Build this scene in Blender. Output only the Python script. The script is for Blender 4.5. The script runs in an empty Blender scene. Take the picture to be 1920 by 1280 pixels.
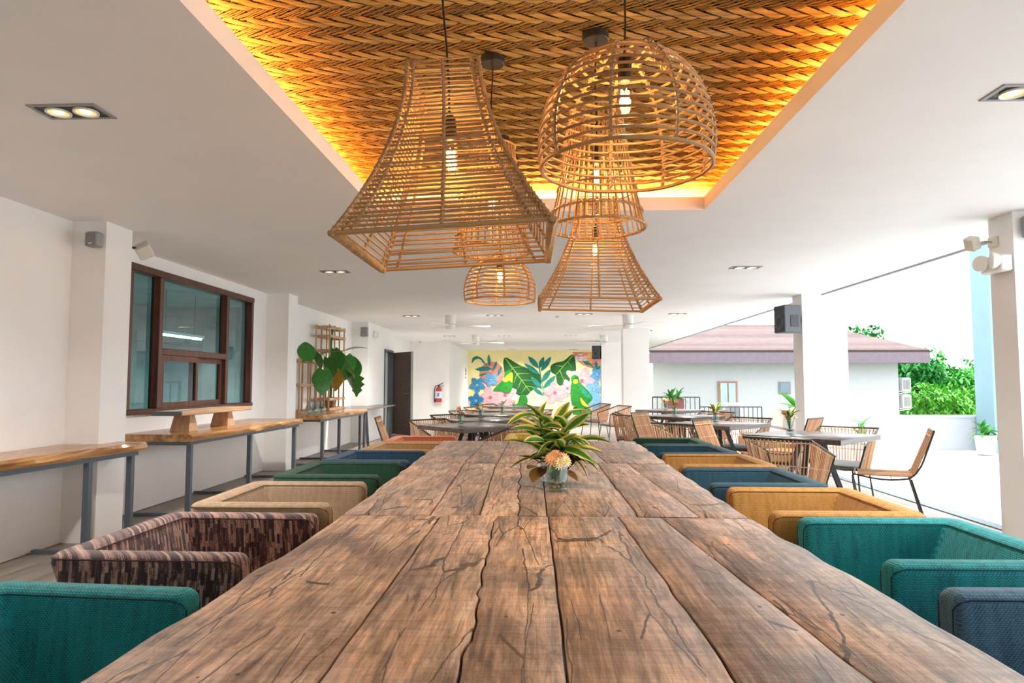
import bpy, math, random
from math import sin, cos, pi, radians as R, sqrt, atan2, hypot
from mathutils import Vector, Matrix
random.seed(7)
SC = bpy.context.scene
COL = SC.collection

# ------------------------------------------------------------------ camera
cam_d = bpy.data.cameras.new('camera')
cam_d.sensor_width = 36.0
cam_d.lens = 1240.0 / 1920.0 * 36.0
cam_d.clip_start = 0.05
cam_d.clip_end = 400
cam = bpy.data.objects.new('camera', cam_d)
COL.objects.link(cam)
cam.location = (0, 0, 1.25)
cam.rotation_euler = (pi / 2 + math.atan(78 / 1240.0), 0, math.atan(48 / 1240.0))
SC.camera = cam

# ------------------------------------------------------------------ sky, sun, exposure
W = bpy.data.worlds.new('sky')
SC.world = W
W.use_nodes = True
wn, wl = W.node_tree.nodes, W.node_tree.links
bg = wn['Background']
tc = wn.new('ShaderNodeTexCoord')
nz = wn.new('ShaderNodeTexNoise'); nz.inputs['Scale'].default_value = 2.2; nz.inputs['Detail'].default_value = 6
rp = wn.new('ShaderNodeValToRGB')
rp.color_ramp.elements[0].position = 0.40; rp.color_ramp.elements[0].color = (0.78, 0.90, 1.0, 1)
rp.color_ramp.elements[1].position = 0.62; rp.color_ramp.elements[1].color = (1.0, 1.0, 1.0, 1)
wl.new(tc.outputs['Generated'], nz.inputs['Vector'])
wl.new(nz.outputs['Fac'], rp.inputs['Fac'])
wl.new(rp.outputs['Color'], bg.inputs['Color'])
SKY = 1.05
bg.inputs['Strength'].default_value = SKY

def add_light(name, kind, loc, energy, color=(1, 1, 1), rot=(0, 0, 0), parent=None, **kw):
    d = bpy.data.lights.new(name, kind)
    d.energy = energy
    d.color = color
    for k, v in kw.items():
        setattr(d, k, v)
    o = bpy.data.objects.new(name, d)
    COL.objects.link(o)
    o.location = loc
    o.rotation_euler = rot
    if parent is not None:
        o.parent = parent
    return o

add_light('sun', 'SUN', (20, 10, 40), 1.5, (1.0, 0.97, 0.92), Vector((0.25, 0.10, 0.96)).to_track_quat('Z', 'Y').to_euler(), angle=R(8))
VS = SC.view_settings
VS.view_transform = 'Standard'
VS.look = 'None'
VS.gamma = 1.0
VS.use_curve_mapping = False
VS.exposure = 1.72
SC.cycles.max_bounces = 10
SC.cycles.diffuse_bounces = 6
SC.cycles.transparent_max_bounces = 16
SC.cycles.sample_clamp_indirect = 6.0
SC.cycles.use_denoising = True
SC.cycles.use_adaptive_sampling = True
SC.cycles.adaptive_threshold = 0.02

# ------------------------------------------------------------------ materials
def sock(node, name):
    return node.inputs[name]

class NT:
    """small helper around a node tree"""
    def __init__(self, name):
        self.m = bpy.data.materials.new(name)
        self.m.use_nodes = True
        self.n = self.m.node_tree.nodes
        self.l = self.m.node_tree.links
        self.b = self.n['Principled BSDF']
    def node(self, kind, **kw):
        nd = self.n.new(kind)
        for k, v in kw.items():
            if k in nd.inputs.keys():
                nd.inputs[k].default_value = v
            else:
                setattr(nd, k, v)
        return nd
    def link(self, a, b):
        self.l.new(a, b)
    def coords(self, scale=(1, 1, 1), rot=(0, 0, 0), kind='Object'):
        t = self.node('ShaderNodeTexCoord')
        mp = self.node('ShaderNodeMapping')
        mp.inputs['Scale'].default_value = scale
        mp.inputs['Rotation'].default_value = rot
        self.link(t.outputs[kind], mp.inputs['Vector'])
        return mp.outputs['Vector']
    def noise(self, vec, scale, detail=4, rough=0.55, dist=0.0):
        nd = self.node('ShaderNodeTexNoise')
        nd.inputs['Scale'].default_value = scale
        nd.inputs['Detail'].default_value = detail
        nd.inputs['Roughness'].default_value = rough
        nd.inputs['Distortion'].default_value = dist
        self.link(vec, nd.inputs['Vector'])
        return nd.outputs['Fac']
    def ramp(self, fac, stops):
        nd = self.node('ShaderNodeValToRGB')
        el = nd.color_ramp.elements
        while len(el) < len(stops):
            el.new(0.5)
        for e, (p, c) in zip(el, stops):
            e.position = p
            e.color = (*c, 1) if len(c) == 3 else c
        self.link(fac, nd.inputs['Fac'])
        return nd.outputs['Color']
    def mix(self, fac, a, b, blend='MIX'):
        nd = self.node('ShaderNodeMix', data_type='RGBA', blend_type=blend)
        for s, v in ((nd.inputs[0], fac), (nd.inputs[6], a), (nd.inputs[7], b)):
            if hasattr(v, 'is_output'):
                self.link(v, s)
            elif isinstance(v, tuple):
                s.default_value = (*v, 1) if len(v) == 3 else v
            else:
                s.default_value = v
        return nd.outputs[2]
    def math(self, op, a, b=0.0):
        nd = self.node('ShaderNodeMath', operation=op)
        for s, v in ((nd.inputs[0], a), (nd.inputs[1], b)):
            if hasattr(v, 'is_output'):
                self.link(v, s)
            else:
                s.default_value = v
        return nd.outputs[0]
    def bump(self, height, strength=0.3, dist=0.01):
        nd = self.node('ShaderNodeBump')
        nd.inputs['Strength'].default_value = strength
        nd.inputs['Distance'].default_value = dist
        self.link(height, nd.inputs['Height'])
        self.link(nd.outputs['Normal'], self.b.inputs['Normal'])
    def color(self, c):
        if hasattr(c, 'is_output'):
            self.link(c, self.b.inputs['Base Color'])
        else:
            self.b.inputs['Base Color'].default_value = (*c, 1)
    def rough(self, r):
        if hasattr(r, 'is_output'):
            self.link(r, self.b.inputs['Roughness'])
        else:
            self.b.inputs['Roughness'].default_value = r

def plain(name, c, rough=0.5, metal=0.0, vary=0.08, nscale=6.0, bump=0.0, bscale=60.0):
    t = NT(name)
    v = t.coords()
    f = t.noise(v, nscale, 4)
    lo = tuple(max(0, x * (1 - vary)) for x in c)
    hi = tuple(min(1, x * (1 + vary)) for x in c)
    t.color(t.ramp(f, [(0.3, lo), (0.7, hi)]))
    t.rough(rough)
    t.b.inputs['Metallic'].default_value = metal
    if bump:
        t.bump(t.noise(v, bscale, 3), bump, 0.004)
    return t.m

def emit(name, c, s):
    t = NT(name)
    t.color(c)
    t.b.inputs['Emission Color'].default_value = (*c, 1)
    t.b.inputs['Emission Strength'].default_value = s
    return t.m

def fabric(name, lo, hi, warp=1.0):
    t = NT(name)
    v = t.coords()
    def thread(direction, scale):
        w = t.node('ShaderNodeTexWave', wave_type='BANDS', bands_direction=direction)
        w.inputs['Scale'].default_value = scale
        w.inputs['Distortion'].default_value = 2.0
        w.inputs['Detail'].default_value = 2.0
        w.inputs['Detail Scale'].default_value = 3.0
        t.link(v, w.inputs['Vector'])
        return w.outputs['Fac']
    hz = thread('Z', 62)
    dg = thread('DIAGONAL', 62)
    weave_ = t.math('MULTIPLY', hz, dg)
    f1 = t.noise(v, 330, 2)
    f2 = t.noise(t.coords((1, 1, 0.12)), 38, 3)
    f = t.math('ADD', t.math('MULTIPLY', weave_, 0.34), t.math('ADD', t.math('MULTIPLY', f1, 0.42), t.math('MULTIPLY', f2, 0.34)))
    t.color(t.ramp(f, [(0.30, tuple(c * 0.8 for c in lo)), (0.46, tuple(a * 0.5 + b * 0.5 for a, b in zip(lo, hi))), (0.70, hi)]))
    t.rough(0.92)
    t.b.inputs['Sheen Weight'].default_value = 0.10
    t.bump(t.math('ADD', weave_, f1), 0.5, 0.002)
    return t.m

def fabric_pattern(name):
    t = NT(name)
    # upright dashes, each its own tone, staggered from row to row
    tcd = t.node('ShaderNodeTexCoord')
    sx = t.node('ShaderNodeSeparateXYZ'); t.link(tcd.outputs['Object'], sx.inputs[0])
    across = t.math('ADD', sx.outputs[0], sx.outputs[1])
    wobble = t.math('MULTIPLY', t.noise(tcd.outputs['Object'], 60, 2), 0.010)
    cb = t.node('ShaderNodeCombineXYZ')
    t.link(t.math('ADD', sx.outputs[2], wobble), cb.inputs[0]); t.link(across, cb.inputs[1])
    def bricks(width, height, off, bias, c1, c2):
        b = t.node('ShaderNodeTexBrick')
        b.offset = off; b.offset_frequency = 2; b.squash = 0.7; b.squash_frequency = 3
        b.inputs['Scale'].default_value = 1.0
        b.inputs['Brick Width'].default_value = width
        b.inputs['Row Height'].default_value = height
        b.inputs['Mortar Size'].default_value = 0.0
        b.inputs['Bias'].default_value = bias
        b.inputs['Color1'].default_value = (*c1, 1); b.inputs['Color2'].default_value = (*c2, 1)
        t.link(cb.outputs[0], b.inputs['Vector'])
        return b.outputs['Color']
    d1 = bricks(0.052, 0.0105, 0.41, 0.0, (0, 0, 0), (1, 1, 1))
    d2 = bricks(0.033, 0.0042, 0.33, 0.0, (0.15, 0.15, 0.15), (0.85, 0.85, 0.85))
    k = t.math('ADD', t.math('MULTIPLY', d1, 0.62), t.math('MULTIPLY', d2, 0.38))
    fine = t.noise(tcd.outputs['Object'], 420, 2)
    k = t.math('ADD', k, t.math('MULTIPLY', t.math('SUBTRACT', fine, 0.5), 0.9))
    t.color(t.ramp(k, [(0.28, (0.022, 0.006, 0.008)), (0.52, (0.085, 0.028, 0.028)), (0.66, (0.29, 0.155, 0.12)), (0.92, (0.50, 0.31, 0.24))]))
    t.rough(0.85)
    t.b.inputs['Sheen Weight'].default_value = 0.25
    t.bump(t.math('ADD', fine, d1), 0.4, 0.002)
    return t.m

def wood(name, stops, axis='Y', fine=1.0, rough=0.55, seed=0.0, bump=0.3):
    """grain that runs along the given object axis"""
    t = NT(name)
    s = {'X': (0.06, 1, 1), 'Y': (1, 0.06, 1), 'Z': (1, 1, 0.06)}[axis]
    oi = t.node('ShaderNodeObjectInfo')
    tcd = t.node('ShaderNodeTexCoord')
    add = t.node('ShaderNodeVectorMath', operation='ADD')
    sc_ = t.node('ShaderNodeVectorMath', operation='SCALE')
    comb = t.node('ShaderNodeCombineXYZ')
    for i in range(3):
        t.link(oi.outputs['Random'], comb.inputs[i])
    t.link(comb.outputs[0], sc_.inputs[0]); sc_.inputs['Scale'].default_value = 7.0
    t.link(tcd.outputs['Object'], add.inputs[0]); t.link(sc_.outputs[0], add.inputs[1])
    mp = t.node('ShaderNodeMapping'); mp.inputs['Scale'].default_value = s
    t.link(add.outputs[0], mp.inputs['Vector'])
    g = t.noise(mp.outputs['Vector'], 30 * fine, 6, 0.62, 0.6)
    t.color(t.ramp(g, stops))
    t.rough(rough)
    t.bump(g, bump, 0.004)
    return t.m

def table_wood(name):
    t = NT(name)
    oi = t.node('ShaderNodeObjectInfo')
    tcd = t.node('ShaderNodeTexCoord')
    comb = t.node('ShaderNodeCombineXYZ')
    t.link(oi.outputs['Random'], comb.inputs[0]); t.link(oi.outputs['Random'], comb.inputs[1])
    sc_ = t.node('ShaderNodeVectorMath', operation='SCALE'); sc_.inputs['Scale'].default_value = 9.0
    t.link(comb.outputs[0], sc_.inputs[0])
    add = t.node('ShaderNodeVectorMath', operation='ADD')
    t.link(tcd.outputs['Object'], add.inputs[0]); t.link(sc_.outputs[0], add.inputs[1])
    def mp(s, r=0.0):
        m_ = t.node('ShaderNodeMapping'); m_.inputs['Scale'].default_value = s
        m_.inputs['Rotation'].default_value = (0, 0, r)
        t.link(add.outputs[0], m_.inputs['Vector'])
        return m_.outputs['Vector']
    along = t.noise(mp((1, 0.07, 1)), 70, 8, 0.68, 0.5)          # fibre along the boards
    broad = t.noise(mp((1, 0.16, 1)), 9, 5, 0.6, 1.2)            # figure of the board
    saw = t.noise(mp((0.05, 1, 1)), 55, 4, 0.6, 0.1)             # worn saw marks across the boards
    blot = t.noise(mp((1, 0.7, 1)), 3.6, 6, 0.62, 0.5)           # broad stains
    dark = t.noise(mp((1, 0.45, 1)), 26, 8, 0.75, 0.5)            # black weathering
    g = t.math('ADD', t.math('MULTIPLY', along, 0.55), t.math('MULTIPLY', broad, 0.45))
    base = t.ramp(g, [(0.37, (0.125, 0.085, 0.060)), (0.48, (0.39, 0.285, 0.205)), (0.59, (0.70, 0.555, 0.43))])
    s2 = t.ramp(saw, [(0.35, (0.62, 0.57, 0.55)), (0.58, (1.0, 1.0, 1.0))])
    c = t.mix(0.55, base, s2, 'MULTIPLY')
    b2 = t.ramp(blot, [(0.32, (0.42, 0.36, 0.36)), (0.50, (0.95, 0.92, 0.90)), (0.70, (1.38, 1.16, 0.94))])
    c = t.mix(0.95, c, b2, 'MULTIPLY')
    tone = t.ramp(oi.outputs['Random'], [(0.0, (0.80, 0.78, 0.80)), (0.5, (1.0, 0.97, 0.95)), (1.0, (1.16, 1.08, 1.0))])
    c = t.mix(1.0, c, tone, 'MULTIPLY')
    dk = t.ramp(dark, [(0.52, (0, 0, 0)), (0.68, (1, 1, 1))])
    patch = t.ramp(t.noise(mp((1, 0.5, 1)), 2.3, 3), [(0.34, (0, 0, 0)), (0.60, (1, 1, 1))])
    c = t.mix(t.math('MULTIPLY', t.math('MULTIPLY', dk, patch), 0.88), c, (0.040, 0.024, 0.018))
    # worm holes and nail holes
    pit = t.node('ShaderNodeTexVoronoi', feature='F1'); pit.inputs['Scale'].default_value = 15
    t.link(mp((1, 0.7, 1)), pit.inputs['Vector'])
    hole = t.math('LESS_THAN', pit.outputs['Distance'], 0.075)
    sp = t.node('ShaderNodeSeparateColor'); t.link(pit.outputs['Color'], sp.inputs[0])
    hole = t.math('MULTIPLY', hole, t.math('GREATER_THAN', sp.outputs[0], 0.72))
    c = t.mix(t.math('MULTIPLY', hole, 0.95), c, (0.014, 0.008, 0.006))
    # drying cracks: long thin cell borders, broken up
    def cracks(stretch, rot, scale, wid, seed_lo):
        vo = t.node('ShaderNodeTexVoronoi', feature='DISTANCE_TO_EDGE'); vo.inputs['Scale'].default_value = scale
        nzv = t.node('ShaderNodeTexNoise'); nzv.inputs['Scale'].default_value = 9; nzv.inputs['Detail'].default_value = 4
        t.link(add.outputs[0], nzv.inputs['Vector'])
        mixv = t.node('ShaderNodeVectorMath', operation='SCALE'); mixv.inputs['Scale'].default_value = 0.10
        t.link(nzv.outputs['Color'], mixv.inputs[0])
        ad = t.node('ShaderNodeVectorMath', operation='ADD')
        t.link(mp(stretch, rot), ad.inputs[0]); t.link(mixv.outputs[0], ad.inputs[1])
        t.link(ad.outputs[0], vo.inputs['Vector'])
        m_ = t.math('GREATER_THAN', t.noise(mp((1, 0.4, 1), rot), 4.5, 2), seed_lo)
        return t.math('MULTIPLY', t.math('LESS_THAN', vo.outputs['Distance'], wid), m_)
    line = t.math('MAXIMUM', cracks((5, 0.50, 1), 0.0, 1.0, 0.007, 0.50), cracks((9, 1.1, 1), 0.22, 1.0, 0.009, 0.53))
    c = t.mix(t.math('MULTIPLY', line, 0.85), c, (0.022, 0.012, 0.009))
    t.color(c)
    t.rough(t.ramp(blot, [(0.3, (0.28, 0.28, 0.28)), (0.7, (0.44, 0.44, 0.44))]))
    h = t.math('SUBTRACT', t.math('ADD', t.math('ADD', along, t.math('MULTIPLY', dark, 1.2)), t.math('MULTIPLY', saw, 0.7)), t.math('MULTIPLY', t.math('ADD', hole, line), 2.0))
    t.bump(h, 0.6, 0.004)
    return t.m

def bamboo(name, ang, stops, fine, edge=0.86):
    t = NT(name)
    oi = t.node('ShaderNodeObjectInfo')
    v = t.coords((1.2, fine, 1), (0, 0, ang))
    g = t.noise(v, 1.0, 5, 0.6)
    col = t.ramp(g, stops)
    rnd = t.ramp(oi.outputs['Random'], [(0.0, (0.72, 0.70, 0.66)), (1.0, (1.15, 1.1, 1.05))])
    uvn = t.node('ShaderNodeTexCoord'); sx = t.node('ShaderNodeSeparateXYZ')
    t.link(uvn.outputs['UV'], sx.inputs[0])
    a = t.math('MULTIPLY', t.math('ABSOLUTE', t.math('SUBTRACT', sx.outputs[0], 0.5)), 2.0)
    rim = t.ramp(a, [(edge - 0.10, (1, 1, 1)), (edge + 0.08, (0.22, 0.15, 0.08))])
    c_ = t.mix(1.0, t.mix(1.0, col, rnd, 'MULTIPLY'), rim, 'MULTIPLY')
    t.color(c_)
    t.rough(0.45)
    t.bump(g, 0.4, 0.004)
    return t.m

def leaf_mat(name, mid, edge=None, margin=0.62, rough=0.4):
    t = NT(name)
    if edge is None:
        v = t.coords()
        t.color(t.ramp(t.noise(v, 9, 3), [(0.3, tuple(c * 0.75 for c in mid)), (0.7, tuple(min(1, c * 1.25) for c in mid))]))
    else:
        tcd = t.node('ShaderNodeTexCoord')
        sx = t.node('ShaderNodeSeparateXYZ')
        t.link(tcd.outputs['UV'], sx.inputs[0])
        a = t.math('ABSOLUTE', t.math('SUBTRACT', sx.outputs[0], 0.5))
        a = t.math('MULTIPLY', a, 2.0)
        a = t.math('ADD', a, t.math('MULTIPLY', t.math('SUBTRACT', t.noise(t.coords((1, 1, 1)), 30, 2), 0.5), 0.25))
        t.color(t.ramp(a, [(margin - 0.05, mid), (margin + 0.05, edge)]))
    t.rough(rough)
    t.b.inputs['Subsurface Weight'].default_value = 0.0
    return t.m

def glass(name, tint=(0.95, 0.98, 0.97), gloss_rough=0.02, ior=1.45):
    t = NT(name)
    tr = t.node('ShaderNodeBsdfTransparent'); tr.inputs['Color'].default_value = (*tint, 1)
    gl = t.node('ShaderNodeBsdfGlossy'); gl.inputs['Roughness'].default_value = gloss_rough
    gl.inputs['Color'].default_value = (1, 1, 1, 1)
    fr = t.node('ShaderNodeFresnel'); fr.inputs['IOR'].default_value = ior
    mx = t.node('ShaderNodeMixShader')
    ge = t.node('ShaderNodeNewGeometry')
    t.link(t.math('MULTIPLY', fr.outputs[0], t.math('SUBTRACT', 1.0, ge.outputs['Backfacing'])), mx.inputs[0]); t.link(tr.outputs[0], mx.inputs[1]); t.link(gl.outputs[0], mx.inputs[2])
    t.link(mx.outputs[0], t.n['Material Output'].inputs['Surface'])
    return t.m

WHITE_WALL = plain('white_plaster', (0.86, 0.85, 0.835), 0.75, vary=0.02, nscale=3, bump=0.03)
CEIL = plain('ceiling_paint', (0.85, 0.845, 0.85), 0.8, vary=0.02, nscale=2)
TERR = plain('terrace_concrete', (0.72, 0.72, 0.71), 0.7, vary=0.04, nscale=4)
FACADE = plain('facade_paint', (0.62, 0.63, 0.65), 0.8, vary=0.02)
BLUE_WALL = plain('pale_blue_paint', (0.25, 0.39, 0.45), 0.8, vary=0.03)
PLANK_FLOOR = wood('floor_plank_tile', [(0.3, (0.17, 0.145, 0.12)), (0.5, (0.25, 0.22, 0.185)), (0.72, (0.34, 0.30, 0.26))], 'Y', 0.6, 0.42, bump=0.1)
GROUT = plain('floor_grout', (0.30, 0.27, 0.24), 0.6)
BROWN_FRAME = wood('window_frame_wood', [(0.3, (0.045, 0.016, 0.010)), (0.7, (0.15, 0.055, 0.032))], 'Z', 1.0, 0.45)
STEEL = plain('blue_grey_steel', (0.12, 0.15, 0.18), 0.40, 0.35, vary=0.05)
DARK_STEEL = plain('charcoal_steel', (0.05, 0.055, 0.06), 0.45, 0.3)
BLACK = plain('black_plastic', (0.012, 0.012, 0.013), 0.45)
GREY_PL = plain('dark_grey_plastic', (0.10, 0.11, 0.125), 0.5)
MID_GREY = plain('mid_grey_plastic', (0.30, 0.30, 0.30), 0.5)
WHITE_PL = plain('white_plastic', (0.82, 0.82, 0.80), 0.35, vary=0.02)
IVORY = plain('ivory_plastic', (0.72, 0.70, 0.60), 0.4, vary=0.03)
LIVE = wood('live_edge_wood', [(0.30, (0.16, 0.062, 0.02)), (0.5, (0.42, 0.20, 0.065)), (0.70, (0.62, 0.35, 0.13))], 'Y', 0.55, 0.22)
DARK_TABLE = wood('dark_stained_wood', [(0.3, (0.055, 0.040, 0.036)), (0.7, (0.13, 0.098, 0.09))], 'X', 0.6, 0.24, bump=0.06)
PALE_WOOD = wood('pale_pine', [(0.3, (0.38, 0.215, 0.11)), (0.7, (0.62, 0.40, 0.23))], 'Z', 0.8, 0.55)
PALE_WOOD_Y = wood('pale_pine_board', [(0.3, (0.38, 0.215, 0.11)), (0.7, (0.62, 0.40, 0.23))], 'Y', 0.8, 0.5)
RATTAN = wood('rattan_cane', [(0.25, (0.20, 0.085, 0.028)), (0.5, (0.46, 0.225, 0.085)), (0.75, (0.66, 0.38, 0.17))], 'Z', 0.8, 0.42)
RATTAN_L = wood('rattan_lamp_cane', [(0.25, (0.20, 0.105, 0.036)), (0.5, (0.44, 0.255, 0.105)), (0.75, (0.66, 0.44, 0.21))], 'X', 0.5, 0.42)
RATTAN_R = plain('rattan_lamp_ring', (0.45, 0.26, 0.11), 0.42, vary=0.35, nscale=14)
BIND = plain('rattan_binding', (0.52, 0.32, 0.15), 0.5, vary=0.3, nscale=60)
GREY_CUSH = fabric('grey_cushion', (0.16, 0.16, 0.17), (0.27, 0.27, 0.28))
CREAM_CUSH = fabric('cream_cushion', (0.60, 0.54, 0.50), (0.78, 0.73, 0.69))
LEGWOOD = plain('dark_leg_wood', (0.07, 0.04, 0.025), 0.45)
TABLE = table_wood('reclaimed_plank')
BAM_A = bamboo('bamboo_wide', R(-28), [(0.25, (0.20, 0.105, 0.018)), (0.5, (0.46, 0.27, 0.06)), (0.75, (0.66, 0.43, 0.13))], 70, 0.90)
BAM_B = bamboo('bamboo_thin', R(28), [(0.25, (0.15, 0.07, 0.012)), (0.5, (0.38, 0.21, 0.045)), (0.75, (0.60, 0.38, 0.11))], 70, 0.62)
BACKING = plain('bamboo_backing', (0.03, 0.015, 0.006), 0.9)
GLASS = glass('clear_glass', (0.86, 0.91, 0.91), 0.02, 1.62)
WINGLASS = glass('window_glass', (0.62, 0.80, 0.80), 0.01, 1.7)
BULB = emit('bulb_filament', (1.0, 0.55, 0.16), 30)
BULBGLASS = glass('bulb_glass', (1.0, 0.93, 0.80))
LAMP_WARM = emit('downlight_lamp', (1.0, 0.86, 0.62), 2.5)
LAMP_RING = emit('downlight_reflector', (1.0, 0.62, 0.22), 0.28)
LED = emit('led_strip', (1.0, 0.52, 0.14), 22)
TUBE = emit('fluorescent_tube', (0.85, 1.0, 1.0), 10)

# ------------------------------------------------------------------ mesh builders
class MB:
    def __init__(self):
        self.v = []; self.f = []; self.uv = None
    def add(self, vs, fs):
        o = len(self.v)
        self.v.extend(tuple(p) for p in vs)
        self.f.extend(tuple(i + o for i in f) for f in fs)
        return self
    def box(self, c, s, rz=0.0, m=None):
        x, y, z = s[0] / 2, s[1] / 2, s[2] / 2
        vs = [Vector((a, b, d)) for a in (-x, x) for b in (-y, y) for d in (-z, z)]
        if m is not None:
            vs = [m @ p for p in vs]
        if rz:
            vs = [Matrix.Rotation(rz, 3, 'Z') @ p for p in vs]
        vs = [p + Vector(c) for p in vs]
        return self.add(vs, [(0, 1, 3, 2), (4, 6, 7, 5), (0, 4, 5, 1), (2, 3, 7, 6), (0, 2, 6, 4), (1, 5, 7, 3)])
    def bb(self, x0, x1, y0, y1, z0, z1):
        return self.box(((x0 + x1) / 2, (y0 + y1) / 2, (z0 + z1) / 2), (abs(x1 - x0), abs(y1 - y0), abs(z1 - z0)))
    def rbox(self, c, s, r=0.01):
        """box with chamfered edges"""
        x, y, z = s[0] / 2, s[1] / 2, s[2] / 2
        rings = []
        for dz, ins in ((-z, r), (-z + r, 0), (z - r, 0), (z, r)):
            xx, yy = x - ins, y - ins
            q = r * 0.6
            rings.append([(-xx + q, -yy, dz), (xx - q, -yy, dz), (xx, -yy + q, dz), (xx, yy - q, dz), (xx - q, yy, dz), (-xx + q, yy, dz), (-xx, yy - q, dz), (-xx, -yy + q, dz)])
        vs = [(p[0] + c[0], p[1] + c[1], p[2] + c[2]) for rg in rings for p in rg]
        fs = [tuple(range(7, -1, -1)), tuple(range(24, 32))]
        for k in range(3):
            for i in range(8):
                j = (i + 1) % 8
                fs.append((k * 8 + i, k * 8 + j, k * 8 + 8 + j, k * 8 + 8 + i))
        return self.add(vs, fs)
    def prism(self, outline, z0, z1, inset=0.0):
        """outline in xy, counter-clockwise"""
        n = len(outline)
        vs = [(x, y, z0) for x, y in outline] + [(x, y, z1) for x, y in outline]
        fs = [tuple(range(n - 1, -1, -1)), tuple(range(n, 2 * n))]
        fs += [(i, (i + 1) % n, n + (i + 1) % n, n + i) for i in range(n)]
        return self.add(vs, fs)
    def tube(self, pts, r, n=8, closed=False, cap=True):
        pts = [Vector(p) for p in pts]
        k = len(pts)
        rr = r if isinstance(r, (list, tuple)) else [r] * k
        vs, fs = [], []
        ref = None
        for i, p in enumerate(pts):
            if closed:
                d = pts[(i + 1) % k] - pts[i - 1]
            else:
                d = pts[min(i + 1, k - 1)] - pts[max(i - 1, 0)]
            if d.length < 1e-9:
                d = Vector((0, 0, 1))
            d.normalize()
            if ref is None:
                ref = Vector((0, 0, 1)) if abs(d.z) < 0.9 else Vector((1, 0, 0))
            a = ref - d * ref.dot(d)
            if a.length < 1e-4:
                a = d.orthogonal()
            a.normalize()
            ref = a
            b = d.cross(a)
            for j in range(n):
                t = 2 * pi * j / n
                vs.append(p + (a * cos(t) + b * sin(t)) * rr[i])
        for i in range(k if closed else k - 1):
            i2 = (i + 1) % k
            for j in range(n):
                j2 = (j + 1) % n
                fs.append((i * n + j, i * n + j2, i2 * n + j2, i2 * n + j))
        if cap and not closed:
            fs.append(tuple(range(n - 1, -1, -1)))
            fs.append(tuple((k - 1) * n + j for j in range(n)))
        return self.add(vs, fs)
    def lathe(self, prof, n=20, c=(0, 0, 0), m=None, closed=False):
        vs, fs = [], []
        k = len(prof)
        for r, z in prof:
            for j in range(n):
                t = 2 * pi * j / n
                p = Vector((r * cos(t), r * sin(t), z))
                if m is not None:
                    p = m @ p
                vs.append(p + Vector(c))
        for i in range(k - 1):
            for j in range(n):
                j2 = (j + 1) % n
                fs.append((i * n + j, i * n + j2, (i + 1) * n + j2, (i + 1) * n + j))
        if not closed:
            if prof[0][0] > 1e-6:
                fs.append(tuple(range(n - 1, -1, -1)))
            if prof[-1][0] > 1e-6:
                fs.append(tuple((k - 1) * n + j for j in range(n)))
        return self.add(vs, fs)
    def mesh(self, name, mat, smooth=True, angle=40):
        me = bpy.data.meshes.new(name)
        me.from_pydata([tuple(p) for p in self.v], [], self.f)
        if self.uv is not None:
            ul = me.uv_layers.new(name='uv')
            for i, l in enumerate(me.loops):
                ul.data[i].uv = self.uv[l.vertex_index]
        if smooth:
            me.polygons.foreach_set('use_smooth', [True] * len(me.polygons))
            me.set_sharp_from_angle(angle=R(angle))
        if mat is not None:
            me.materials.append(mat)
        me.update()
        return me
    def build(self, name, mat, parent=None, smooth=True, angle=40):
        return put(name, self.mesh(name, mat, smooth, angle), parent)

def put(name, me, parent=None, loc=None, rot=None, scale=None):
    o = bpy.data.objects.new(name, me)
    COL.objects.link(o)
    if parent is not None:
        o.parent = parent
    if loc is not None:
        o.location = loc
    if rot is not None:
        o.rotation_euler = rot
    if scale is not None:
        o.scale = scale
    return o

def tag(o, label, cat, group=None, kind=None):
    o['label'] = label
    if cat:
        o['category'] = cat
    if group:
        o['group'] = group
    if kind:
        o['kind'] = kind
    return o

def thing(name, label, cat, loc=(0, 0, 0), rz=0.0, group=None, kind=None, scale=None):
    o = bpy.data.objects.new(name, None)
    COL.objects.link(o)
    o.empty_display_size = 0.1
    o.location = loc
    o.rotation_euler = (0, 0, rz)
    if scale:
        o.scale = scale
    return tag(o, label, cat, group, kind)

def copy_tree(o, parent=None):
    c = o.copy()
    COL.objects.link(c)
    c.parent = parent
    for ch in o.children:
        copy_tree(ch, c)
    return c

def struct(name, mb, mat, label, parent=None, smooth=False):
    o = mb.build(name, mat, parent, smooth)
    if parent is None:
        tag(o, label, 'structure', kind='structure')
    return o

def stick(pa, pb):
    """matrix that lays a unit stick (along local X, 0..1) from pa to pb"""
    a, b = Vector(pa), Vector(pb)
    d = b - a
    q = d.to_track_quat('X', 'Z')
    return a, q, d.length

def unit_stick(name, mat, r, n=6, wob=0.0):
    mb = MB()
    pts = [(i / 4.0, (random.uniform(-wob, wob) if 0 < i < 4 else 0), (random.uniform(-wob, wob) if 0 < i < 4 else 0)) for i in range(5)] if wob else [(0, 0, 0), (1, 0, 0)]
    mb.tube(pts, r, n)
    return mb.mesh(name, mat)

def put_stick(name, me, pa, pb, parent, thick=1.0):
    a, q, ln = stick(pa, pb)
    o = bpy.data.objects.new(name, me)
    COL.objects.link(o)
    o.parent = parent
    o.rotation_mode = 'QUATERNION'
    o.location = a
    o.rotation_quaternion = q
    o.scale = (ln, thick, thick)
    return o

# ================================================================== THE SETTING
CE = 2.55
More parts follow.
